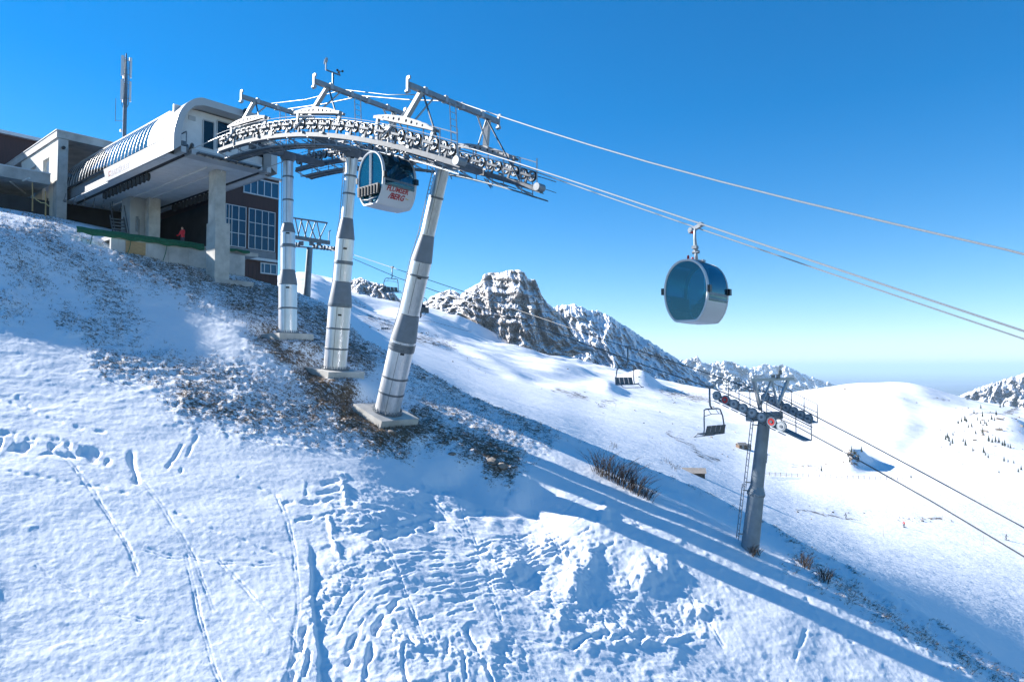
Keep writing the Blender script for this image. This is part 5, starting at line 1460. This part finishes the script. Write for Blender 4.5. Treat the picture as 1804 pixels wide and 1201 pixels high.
def build_chair_meshes():
    t = thing('lift_chair', (0, 0, 0), 'x', 'lift chair')
    mb = MB(); mb.tube([(0, 0, 0), (0, 0, -.55), (-.02, 0, -.85), (-.12, 0, -1.0)], [.045, .045, .045, .04], 8); mb.build('hanger', 'chair_steel', t, smooth='all', local=True)
    mb = MB(); mb.box((0, 0, .02), (.19, 0, .0), (0, .06, 0), (0, 0, .06)); mb.lathe((-.15, -.08, .06), (0, 1, 0), [(0, .05), (.16, .05)], 8); mb.lathe((.15, -.08, .06), (0, 1, 0), [(0, .05), (.16, .05)], 8); mb.build('grip', 'chair_steel', t, local=True)
    hw = .78
    mb = MB(); mb.tube([(.12, -hw - .02, -2.12), (-.22, -hw - .02, -2.16), (-.25, -hw, -1.9), (-.20, -hw + .06, -1.35), (-.13, -hw + .16, -1.04), (-.12, -hw + .32, -1.0), (-.12, hw - .32, -1.0), (-.13, hw - .16, -1.04), (-.20, hw - .06, -1.35), (-.25, hw, -1.9), (-.22, hw + .02, -2.16), (.12, hw + .02, -2.12)], .034, 8)
    mb.build('hoop_frame', 'chair_steel', t, smooth='all', local=True)
    for k in range(4):
        y0 = -hw + .04 + k * .375
        mb = MB(); mb.box((-.30, y0 + .17, -1.95), (.055, 0, -.20), (0, .165, 0), (.012, 0, .004)); mb.build('back_slat', 'seat_slat', t, local=True)
        mb = MB(); mb.box((-.02, y0 + .17, -2.16), (.22, 0, .02), (0, .165, 0), (-.002, 0, .02)); mb.build('seat_slat', 'seat_slat', t, local=True)
    mb = MB(); mb.tube([(.10, -hw, -2.13), (.34, -hw, -2.30), (.52, -hw, -2.33), (.52, hw, -2.33), (.34, hw, -2.30), (.10, hw, -2.13)], .02, 6); mb.build('foot_rest', 'chair_steel', t, local=True)
    mb = MB(); mb.tube([(-.2, -hw + .07, -1.32), (-.34, -hw * .45, -1.22), (-.34, hw * .45, -1.22), (-.2, hw - .07, -1.32)], .016, 6); mb.tube([(-.12, -.3, -1.02), (-.3, -.3, -1.24)], .014, 5); mb.tube([(-.12, .3, -1.02), (-.3, .3, -1.24)], .014, 5); mb.build('safety_bar', 'chair_steel', t, local=True)
    return t
ch0 = build_chair_meshes()
UP = math.atan2(-c2[1], -c2[0]); DN = math.atan2(c2[1], c2[0])
chairs = [(along(ropeN, 1250), UP, 'empty lift chair hanging just left of the grey pylon'), (along(ropeF, 1106), DN, 'empty lift chair facing right below the snowy mountain shoulder'), (along(ropeF, 691), DN, 'dark lift chair against the sky left of the leaning tower'),
          (along(ropeN, 737), UP, 'lift chair with a rider, half hidden behind the leaning tower')]
for i, (p, rz, lb) in enumerate(chairs):
    o = ch0 if i == 0 else copy_tree(ch0)
    o.location = p; o.rotation_euler = (0, 0, rz); o['label'] = lb; o['group'] = 'lift chairs'; MTX[o] = Matrix.Translation(p) @ Matrix.Rotation(rz, 4, 'Z')
p = chairs[3][0]
for s_ in (.35,):
    q = MTX[o] @ Vector((-.06, -s_, -2.16)); rd = thing('person', q, 'dark clad person riding the chair behind the leaning tower', 'person', UP - math.pi / 2); person(rd, 'body', seated(), BONES, 'person_rider')
# far small chair of another lift
pf_ = Vector(at(678, 563, 150)); o = copy_tree(ch0); o.location = pf_; o.rotation_euler = (0, 0, UP - .5); o['label'] = 'tiny far lift chair low over the snow left of the leaning tower'; o['group'] = 'lift chairs'
rope('haul_rope', [Vector(at(630, 556, 152)), pf_, Vector(at(760, 566, 148)), Vector(at(830, 585, 150))], .04, 'rope_dark', 'thin rope of a farther chairlift low over the snow')

def train_of(parent, a, b, nw, r, label_red=(), wm=None):
    d = (b - a).normalized()
    for k in range(nw):
        c = a.lerp(b, k / (nw - 1)) - ZV * (r + .02)
        mb = MB(); mb.lathe(c - MV * .05, MV, [(0, r * .55), (0, r), (.025, r), (.035, r * .9), (.065, r * .9), (.075, r), (.1, r), (.1, r * .55)], 20); wh = mb.build('sheave', 'pylon_paint', parent, smooth=True)
        mb = MB(); mb.lathe(c - MV * .06, MV, [(0, r * .72), (.03, r * .74), (.09, r * .74), (.12, r * .72)], 18); mb.build('hub_disc', 'red_paint' if k in label_red else 'galvanised_pale', wh, smooth=True)
        mb = MB(); mb.lathe(c - MV * .085, MV, [(0, r * .3), (.17, r * .3)], 10); mb.build('axle', 'steel_dark', wh)
    lo = -ZV * (r + .02)
    for k in range(0, nw - 1, 2):
        p0 = a.lerp(b, k / (nw - 1)) + lo; p1 = a.lerp(b, (k + 1) / (nw - 1)) + lo
        mb = MB(); mb.bar(p0 + MV * .09, p1 + MV * .09, .03, .12); mb.build('rocker', 'steel_dark', parent)
    mb = MB(); mb.bar(a + lo * 1.9 + MV * .16, b + lo * 1.9 + MV * .16, .08, .12); mb.build('rocker_beam', 'steel_dark', parent)
    for k in range(nw):
        p0 = a.lerp(b, k / (nw - 1)) + lo * 2.3 + MV * .1
        mb = MB(); mb.bar(p0 - d * .18 - MV * .1, p0 + d * .18 - MV * .1, .10, .02); mb.build('rope_catcher', 'steel_dark', parent)
# ------------------------------------------------------------------ grey pylon
bA = Vector(at(1320, 975, 32.0)); gz = ground(bA.x, bA.y); tA = pyA
axA = (tA - bA).normalized(); LA = (tA - bA).length
py = thing('chairlift_pylon', bA - axA * .5, 'grey leaning chairlift pylon with ladder standing on the lower slope', 'lift pylon')
mb = MB(); mb.lathe(bA, axA, [(-.8, .42), (0, .41), (LA * .44, .36)], 28); mb.build('lower_shaft', 'pylon_paint', py, smooth=True)
mb = MB(); mb.lathe(bA, axA, [(LA * .44, .40), (LA * .44 + .06, .41), (LA * .44 + .08, .39), (LA * .50, .30)], 28); mb.build('shaft_collar', 'pylon_paint', py, smooth=True)
mb = MB(); mb.lathe(bA, axA, [(LA * .50, .30), (LA * 1.0, .27)], 28); mb.build('upper_shaft', 'pylon_paint', py, smooth=True)
mb = MB()
av = axA.orthogonal().normalized(); bv = axA.cross(av)
for k in range(20):
    q = 2 * math.pi * k / 20; mb.lathe(bA + axA * (LA * .44 - .06) + (av * math.cos(q) + bv * math.sin(q)) * .385, axA, [(0, .02), (.06, .02)], 6)
o = mb.build('collar_bolts', 'galvanised', py); o['kind'] = 'stuff'
# ladder on the left, in two lengths
lx = -Vector((1, 0, 0)); lx = (lx - axA * lx.dot(axA)).normalized(); ly = axA.cross(lx)
for (q0, q1, off) in ((.48, .98, .55), (.10, .50, .62)):
    mb = MB()
    for s_ in (-.15, .15): mb.tube([bA + axA * (LA * q0) + lx * off + ly * s_, bA + axA * (LA * q1) + lx * off + ly * s_], .02, 5)
    nR = int((q1 - q0) * LA / .28)
    for k in range(nR):
        p = bA + axA * (LA * (q0 + (q1 - q0) * (k + .5) / nR)) + lx * off; mb.bar(p - ly * .15, p + ly * .15, .02)
    for q in (q0 + .04, q1 - .04): mb.bar(bA + axA * (LA * q) + lx * .2, bA + axA * (LA * q) + lx * off, .05)
    mb.build('ladder', 'steel_dark', py)
sg = bA + axA * (LA * .70) - lx * .30
mb = MB(); mb.box(sg - ly * .22, -lx * .12 - ly * .0, ly * .012, axA * .22); mb.build('sign_plate', 'galvanised_pale', py)
a_, b_ = pM(1263, 688, MN), pM(1377, 741, MN); train_of(py, a_, b_, 8, .215, (1, 6))
a2_, b2_ = pM(1349, 691, MF), pM(1424, 728, MF); train_of(py, a2_, b2_, 7, .215)
mb = MB(); hd = tA + axA * .05
mb.bar(hd - MV * 1.25, hd + MV * 1.25, .36, .34); mb.build('cross_arm', 'pylon_paint', py)
# lifting frame: top beam on two pairs of legs
tb0 = Vector(at(1324, 669, 30.9)); tb1 = Vector(at(1395, 667, 32.6))
mb = MB(); mb.bar(tb0 - MV * .15, tb1 + MV * .1, .16, .14); mb.build('lifting_beam', 'galvanised_pale', py)
for (x0, y0, D0, x1, y1, D1, wd_) in ((1328, 671, 31.0, 1340, 722, 31.2, .17), (1358, 671, 31.7, 1339, 718, 31.0, .08), (1360, 671, 31.8, 1370, 712, 31.9, .10), (1388, 669, 32.4, 1370, 714, 32.2, .16)):
    mb = MB(); mb.bar(at(x0, y0, D0), at(x1, y1, D1), wd_ * .85, wd_ * .7); mb.build('frame_leg', 'galvanised_pale', py)
mb = MB()
for (x, y) in ((1362, 664), (1371, 663), (1374, 656)): mb.box(at(x, y, 31.8), (.07, 0, 0), (0, .07, 0), (0, 0, .10))
mb.bar(at(1374, 664, 31.9), at(1374, 645, 31.9), .025); mb.build('anemometer', 'steel_dark', py)
# catwalks on both sides
def catwalk(a, b, off, z):
    d = (b - a); L_ = d.length; d.normalize(); nseg = 5
    for k in range(nseg):
        mb = MB()
        p0 = a + d * (L_ * k / nseg); p1 = a + d * (L_ * (k + .96) / nseg)
        for q in np.linspace(0, 1, 6): c = p0.lerp(p1, q) + MV * off + ZV * z; mb.box(c, d * .035, MV * .28, ZV * .012)
        mb.bar(p0 + MV * (off - .26) + ZV * (z - .03), p1 + MV * (off - .26) + ZV * (z - .03), .04); mb.bar(p0 + MV * (off + .26) + ZV * (z - .03), p1 + MV * (off + .26) + ZV * (z - .03), .04)
        mb.build('grating', 'galvanised', py)
    mb = MB()
    for k in range(4):
        p0 = a + d * (L_ * k / 3) + MV * (off + .26) + ZV * z; mb.bar(p0, p0 + ZV * .85, .03)
    for h in (.85, .45): mb.tube([a + MV * (off + .26) + ZV * (z + h), b + MV * (off + .26) + ZV * (z + h)], .016, 5)
    mb.build('railing', 'steel_dark', py)
catwalk(a_.lerp(b_, .62), b_ + (b_ - a_).normalized() * .9, .62, -.50); catwalk(a_.lerp(b_, .02), a_.lerp(b_, .55), .55, -.35)
catwalk(a2_.lerp(b2_, .1), b2_, .55, -.45)
# ------------------------------------------------------------------ dark pylon by the ridge
bB = Vector(at(540, 522, 72.0)); tB = Vector(at(546, 436, 72.0)); axB = (tB - bB).normalized(); LB = (tB - bB).length
pz_ = thing('chairlift_pylon', bB - axB * .5, 'dark chairlift pylon with lattice top between the first two silver towers', 'lift pylon')
mb = MB(); mb.lathe(bB, axB, [(-1.5, .42), (LB * .12, .40), (LB * .2, .36), (LB, .30)], 20); mb.build('shaft', 'pylon_paint', pz_, smooth=True)
mb = MB(); mb.box(bB + axB * (LB * .56) - Vector((-.1, .40, 0)), (.16, 0, 0), (0, .01, 0), (0, 0, .26)); mb.build('sign_plate', 'galvanised_pale', pz_)
def bt(x, y): return Vector(at(x, y, 72.0 + (x - 545) * .03))
mb = MB(); mb.bar(bt(516, 384), bt(577, 393), .16, .16); mb.build('top_chord', 'steel_dark', pz_)
mb = MB(); mb.bar(bt(518, 418), bt(581, 428), .34, .40); mb.build('bottom_chord', 'steel_dark', pz_)
for k, (x0, x1) in enumerate(((532, 524), (530, 541), (543, 536), (543, 558), (556, 545), (558, 566), (576, 560), (520, 527))):
    mb = MB(); mb.bar(bt(x0, 384 + (x0 - 516) * .15), bt(x1, 420 + (x1 - 518) * .16), .11); mb.build('diagonal', 'steel_dark', pz_)
mb = MB(); mb.bar(bt(518, 434), bt(586, 440), .30, .12); mb.build('catwalk', 'steel_dark', pz_)
mb = MB(); mb.bar(bt(579, 426), bt(580, 407), .09); mb.bar(bt(579, 408), bt(583, 406), .09); mb.build('mast_arm', 'steel_dark', pz_)
for k, x in enumerate((521, 526, 553, 558, 566, 571, 577, 583, 588)):
    mb = MB(); c = bt(x, 431 + (x - 521) * .11); mb.lathe(c - MV * .08, MV, [(0, .26), (.16, .26)], 12); mb.build('sheave', 'steel_dark', pz_)
for x in (531, 549, 562):
    mb = MB(); mb.box(bt(x, 429), (.22, 0, 0), (0, .15, 0), (0, 0, .22)); mb.build('cabinet', 'galvanised_pale', pz_)

# ================================================================== SKIERS AND PISTE THINGS
def skier(x, y, lab, mat, rz, D=None):
    p = vhit(x, y) if D is None else Vector(at(x, y, D))
    if p is None: return
    p.z = vground(p.x, p.y)
    t = thing('person', p, lab, 'skier', rz, 'skiers on the piste')
    person(t, 'body', standing(.14, .12, .28), BONES, mat, (0, 0, .05))
    for s_ in (-1, 1):
        mb = MB(); mb.tube([(s_ * .12, -.75, .04), (s_ * .12, .6, .03), (s_ * .12, .85, .10)], .045, 6); mb.build('ski', 'black_plastic', t, local=True)
        mb = MB(); mb.tube([(s_ * .30, .42, .95), (s_ * .42, -.25, .12)], .015, 5); mb.build('ski_pole', 'steel_dark', t, local=True)
skier(1593, 929, 'skier in a red jacket on the open piste', 'person_red_skier', R(120))
skier(1772, 951, 'dark clad skier near the right edge below the cables', 'person_dark', R(-100))
skier(1491, 914, 'small dark skier on the piste right of the pylon', 'person_dark', R(60))
for (x, y, h, lab) in ((1556, 946, 2.6, 'thin marker pole on the piste left of the red skier'), (1733, 960, 2.4, 'thin marker pole on the piste left of the dark skier'), (1660, 916, 1.8, 'short marker pole above the red skier')):
    p = vhit(x, y)
    mb = MB(); mb.tube([p - ZV * .3, p + ZV * h], .04, 6); o = mb.build('marker_pole', 'timber'); tag(o, lab, 'pole', 'marker poles on the piste')
fe = thing('piste_fence', vhit(1345, 839), 'thin line of fence posts along the upper edge of the piste', 'fence')
prev = None
for k in range(26):
    x = 1346 + k * 9.8; p = vhit(x, 838 + k * .35)
    if p is None: continue
    mb = MB(); mb.bar(p - ZV * .3, p + ZV * 1.3, .11); mb.build('post', 'hut_wood', fe)
    if prev is not None:
        mb = MB(); mb.bar(prev + ZV * 1.05, p + ZV * 1.05, .06); mb.bar(prev + ZV * .55, p + ZV * .55, .05); mb.build('rail', 'hut_wood', fe)
    prev = p
def hut(x, y, w_, d_, h_, lab, rz, plain=False):
    p = vhit(x, y); t = thing('mountain_hut', p, lab, 'hut', rz)
    mb = MB(); mb.xyz(-w_ / 2, w_ / 2, -d_ / 2, d_ / 2, -1.0, h_); mb.build('wall', 'hut_wood', t, local=True)
    mb = MB(); mb.prism([(-w_ / 2 - .3, -d_ / 2 - .3, h_), (-w_ / 2 - .3, 0, h_ + d_ * .35), (-w_ / 2 - .3, d_ / 2 + .3, h_), (-w_ / 2 - .3, 0, h_ + d_ * .22)], (w_ + .6, 0, 0)); mb.build('roof', 'hut_roof', t, local=True)
    if plain: return
    mb = MB(); mb.xyz(-.5, .5, -d_ / 2 - .03, -d_ / 2, 0, 1.9); mb.build('door', 'steel_dark', t, local=True)
    for x_ in (-w_ * .3, w_ * .3):
        mb = MB(); mb.xyz(x_ - .4, x_ + .4, -d_ / 2 - .04, -d_ / 2, 1.0, 1.8); mb.build('window', 'pane_black', t, local=True)
hut(1306, 790, 3.6, 3, 1.7, 'small brown hut on the snow left of the pylon ladder', .2)
hut(1316, 791, 2.6, 2.4, 1.5, 'smaller brown hut hidden partly by the pylon ladder', .5)
hut(1222, 834, 4.2, 2.6, .3, 'low pale roofed hut just beyond the ridge edge', -.15, True)

# ------------------------------------------------------------------ trees on the far slopes
def conifer(p, h, lab, grp, rs):
    t = thing('mountain_pine', p, lab, 'tree', rs.uniform(0, 6), grp)
    mb = MB(); mb.tube([(0, 0, -.4), (0, 0, h * .9)], [h * .035, h * .01], 5); mb.build('trunk', 'bark', t, local=True)
    mb = MB(); lay = 6
    for k in range(lay):
        z0 = h * (.10 + .80 * k / lay); rr = h * .26 * (1 - k / (lay + .6)); nb = 7
        for q in range(nb):
            a = 2 * math.pi * q / nb + rs.uniform(-.3, .3) + k; r2 = rr * rs.uniform(.6, 1.25); w_ = r2 * .45
            ca, sa = math.cos(a), math.sin(a); up = rs.uniform(.08, .2) * h
            tip = Vector((ca * r2, sa * r2, z0 - .04 * h)); b0 = Vector((ca * r2 * .35 - sa * w_, sa * r2 * .35 + ca * w_, z0 + up * .35)); b1 = Vector((ca * r2 * .35 + sa * w_, sa * r2 * .35 - ca * w_, z0 + up * .35)); top = Vector((0, 0, z0 + up))
            mb.add([tip, b0, top, b1], [(0, 1, 2), (0, 2, 3), (0, 3, 1)])
    mb.build('crown', 'pine', t, local=True, fix=False)
rs = random.Random(5)
TREES = [(1716, 727), (1755, 730), (1700, 740), (1694, 742), (1688, 745), (1703, 742), (1731, 733), (1722, 739), (1728, 745), (1735, 743), (1741, 741), (1747, 738), (1752, 740), (1738, 748), (1712, 750), (1706, 752), (1719, 763), (1731, 762), (1679, 765), (1669, 770), (1672, 776), (1666, 773), (1678, 780), (1674, 783),
         (1697, 776), (1701, 783), (1714, 793), (1742, 776), (1748, 778), (1754, 777), (1760, 778), (1766, 783), (1770, 784), (1776, 786), (1780, 788), (1733, 796), (1736, 800), (1741, 805), (1776, 812), (1769, 811), (1786, 814), (1799, 826), (1794, 830), (1760, 831), (1728, 718), (1762, 716), (1768, 715),
         (1500, 795), (1505, 800), (1494, 803), (1512, 808), (1447, 828), (1605, 840), (1518, 795), (1497, 812)]
ORD = ['leftmost', 'second', 'third', 'fourth', 'fifth', 'sixth', 'seventh', 'eighth', 'ninth', 'tenth', 'eleventh', 'twelfth', 'thirteenth', 'fourteenth', 'fifteenth', 'sixteenth', 'seventeenth', 'eighteenth', 'nineteenth', 'twentieth', 'twenty first']
def tgroup(k, x, y):
    if k < 47: return 'upper clump on the right slope' if y < 757 else 'middle rows on the right slope' if y < 795 else 'lowest row on the right slope'
    return 'outcrop above the piste'
grp_m = {}
for k, (x, y) in enumerate(TREES): grp_m.setdefault(tgroup(k, x, y), []).append((x, k))
for g_, l_ in grp_m.items():
    for r_, (x, k) in enumerate(sorted(l_)):
        x, y = TREES[k]; p = vhit(x, y + 2)
        if p is None: continue
        p.z = vground(p.x, p.y)
        h = rs.uniform(6.5, 11) / F * p.y * (1.2 if y < 800 else 1.0)
        conifer(p, h, ORD[r_] + ' small dark pine counted from the left in the ' + g_, 'small pines of the ' + g_, rs)
# boulders and outcrops scattered on the far snow: too many to count
mb = MB(); rs = random.Random(11)
def boulder(mb, c, s_, rs):
    vs = []
    for k in range(8):
        d = Vector((rs.uniform(-1, 1), rs.uniform(-1, 1), rs.uniform(-.6, .9))).normalized() * s_ * rs.uniform(.7, 1.2); vs.append(c + Vector((d.x * 1.3, d.y * 1.3, d.z)))
    bm = bmesh.new()
    for v in vs: bm.verts.new(v)
    bmesh.ops.convex_hull(bm, input=bm.verts); bm.verts.ensure_lookup_table(); bm.verts.index_update()
    mb.add([v.co.copy() for v in bm.verts], [tuple(v.index for v in f.verts) for f in bm.faces]); bm.free()
AREAS = [((760, 590), (60, 22), 40), ((840, 640), (60, 22), 30), ((1010, 690), (70, 22), 30), ((1080, 720), (50, 22), 22), ((1230, 700), (70, 20), 60), ((1160, 770), (60, 25), 22), ((1260, 790), (40, 20), 14), ((1420, 720), (60, 20), 12), ((1520, 700), (90, 15), 16), ((1470, 825), (60, 10), 18), ((1740, 745), (60, 25), 60), ((1730, 790), (60, 20), 30), ((1620, 915), (50, 7), 40), ((1450, 902), (60, 8), 25), ((1500, 806), (14, 14), 40), ((1130, 665), (30, 14), 30), ((680, 570), (50, 25), 26)]
for (cx, cy), (sx_, sy_), n_ in AREAS:
    for k in range(int(n_ * (.55 if cx < 1300 else 1))):
        p = vhit(rs.gauss(cx, sx_ * .6), rs.gauss(cy, sy_ * .6))
        if p is None: continue
        boulder(mb, p, rs.uniform(.5, 1.7) * (2.2 if cx == 1500 else 1.8 if cx == 1740 else 1) / F * p.y * (1 if rs.random() < .85 else 2), rs)
o = mb.build('scattered_boulders', 'stone'); o['kind'] = 'stuff'; o['label'] = 'dark boulders scattered over the far snow slopes'

# ------------------------------------------------------------------ near slope: shrubs, stones, grass
def shrub(spots, nt, hgt, lab, rs, leanx=.5):
    b0 = hit(*spots[0]); t = thing('bare_shrub', b0, lab, 'shrub')
    mb = MB()
    for k in range(nt):
        s_ = rs.random(); i = min(int(s_ * (len(spots) - 1)), len(spots) - 2); f = s_ * (len(spots) - 1) - i
        b = hit(spots[i][0] + (spots[i + 1][0] - spots[i][0]) * f + rs.uniform(-5, 5), spots[i][1] + (spots[i + 1][1] - spots[i][1]) * f + rs.uniform(-4, 5))
        dx = rs.gauss(leanx * (s_ - .25), .35); dy = rs.gauss(-.05, .3); h = hgt * rs.uniform(.55, 1.15)
        p = [b - ZV * .05, b + Vector((dx * .25, dy * .25, .42)) * h, b + Vector((dx * .6, dy * .6, .78)) * h, b + Vector((dx * 1.0, dy, 1.02)) * h]
        mb.tube(p, [.014, .011, .008, .004], 4, cap=False)
        for q in range(2):
            s0 = p[1].lerp(p[2], rs.random()); mb.tube([s0, s0 + Vector((dx * .35 + rs.gauss(0, .18), dy * .3 + rs.gauss(0, .18), .32)) * h], [.008, .003], 4, cap=False)
    o_ = mb.build('twigs', 'twig', t, fix=False); o_['kind'] = 'stuff'
rs = random.Random(3)
shrub([(1046, 828), (1066, 838), (1088, 850), (1104, 858)], 130, 1.15, 'largest bare dark shrub in the shaded trough of the slope', rs, .7)
shrub([(1106, 858), (1118, 866), (1128, 872)], 60, .95, 'middle bare shrub joined to the largest shrub on the slope', rs, .9)
shrub([(1132, 872), (1146, 880)], 34, .55, 'smallest shrub at the right end of the shrub row', rs, .8)
shrub([(1412, 992), (1424, 1000)], 34, .55, 'low bare shrub right of the pylon foot', rs, .4)
shrub([(1446, 1016), (1462, 1026)], 34, .5, 'low bare shrub farther down from the pylon foot', rs, .4)
shrub([(1322, 974), (1336, 980)], 24, .45, 'dry weeds growing at the pylon foot', rs, .3)
shrub([(1076, 784), (1084, 790)], 20, .4, 'small dry bush on the sunlit ridge edge above the shrubs', rs, .2)
shrub([(1168, 812), (1196, 828)], 40, .4, 'brown dry bush row on the ridge edge by the low hut', rs, .2)
def stone(x, y, s_, lab, rs):
    p = hit(x, y); bm = bmesh.new(); bmesh.ops.create_icosphere(bm, subdivisions=2, radius=1)
    sd = rs.random() * 100
    for v in bm.verts:
        k = 1 + .28 * float(noise(np.array(v.co.x * 1.3 + sd), np.array(v.co.y * 1.3 + v.co.z * 1.7))); v.co = Vector((v.co.x * s_ * 1.35, v.co.y * s_, v.co.z * s_ * .62)) * k
    me = bpy.data.meshes.new('boulder'); bm.to_mesh(me); bm.free(); me.materials.append(MATS['stone'])
    o = link_part('boulder', me, None); o.location = p + ZV * (s_ * .12); o.rotation_euler = (rs.uniform(-.3, .3), rs.uniform(-.3, .3), rs.uniform(0, 6)); tag(o, lab, 'rock')
stone(868, 815, .34, 'brown rock on the bank edge right of the lowest tower foundation', rs); stone(884, 822, .30, 'pointed brown rock at the end of the bank, rightmost', rs); stone(796, 800, .16, 'small dark rock sticking from the bank snow', rs); stone(690, 762, .22, 'small brown stone just below the lowest tower foundation', rs)
# dry grass: uncountable
msk = (dirt > 0.22) & (PX > -60) & (PX < 1860) & (PY > 350) & (PY < 1240)
ii = np.argwhere(msk)
pw = np.clip(dirt[msk] - .2, 0, 1) * (Ygrid[msk] / 40.0) ** 2; pw /= pw.sum()
NT_ = 26000
sel = ii[rng.choice(len(ii), NT_, p=pw)]
bx = Xg[sel[:, 0], sel[:, 1]] + rng.normal(0, .05, NT_); by = Ygrid[sel[:, 0], sel[:, 1]] + rng.normal(0, .05, NT_); bz = Zg[sel[:, 0], sel[:, 1]]
V = []; 
nb = 4
vv = np.zeros((NT_, nb, 3, 3))
for k in range(nb):
    a = rng.uniform(0, 6.283, NT_); hgt = rng.uniform(.07, .22, NT_); ln = rng.uniform(.4, 1.1, NT_)
    ox = bx + rng.normal(0, .05, NT_); oy = by + rng.normal(0, .05, NT_)
    dx = np.cos(a) * .55 + e2[0] * .7; dy = np.sin(a) * .55 + e2[1] * .7
    px_ = -np.sin(a) * .012; py_ = np.cos(a) * .012
    vv[:, k, 0] = np.stack([ox + px_, oy + py_, bz - .02], -1); vv[:, k, 1] = np.stack([ox - px_, oy - py_, bz - .02], -1)
    vv[:, k, 2] = np.stack([ox + dx * hgt * ln, oy + dy * hgt * ln, bz + hgt * .75 - .41 * hgt * ln * .5], -1)
vv = vv.reshape(-1, 3); nf = len(vv) // 3
me = bpy.data.meshes.new('dry_grass'); me.vertices.add(len(vv)); me.vertices.foreach_set('co', vv.reshape(-1).astype(np.float32))
me.loops.add(nf * 3); me.loops.foreach_set('vertex_index', np.arange(nf * 3, dtype=np.int32)); me.polygons.add(nf); me.polygons.foreach_set('loop_start', np.arange(0, nf * 3, 3, dtype=np.int32)); me.polygons.foreach_set('loop_total', np.full(nf, 3, np.int32)); me.update(calc_edges=True)
me.materials.append(MATS['dry_grass']); o = link_part('dry_grass', me, None); o['kind'] = 'stuff'; o['label'] = 'brown dry grass poking through the snow'

# ------------------------------------------------------------------ the air
def haze():
    M = NT('haze')
    v = M.n('ShaderNodeVolumePrincipled')
    v.inputs['Color'].default_value = (0.55, 0.77, 1.0, 1)
    v.inputs['Density'].default_value = 5.5e-5
    v.inputs['Anisotropy'].default_value = 0.0
    M.t.nodes.remove(M.p)
    M.l(v.outputs[0], M.out.inputs['Volume'])
    mb = MB(); mb.xyz(-265000, 265000, -3000, 162000, -600, 320)
    o = mb.build('haze', 'haze'); o['kind'] = 'stuff'
haze()
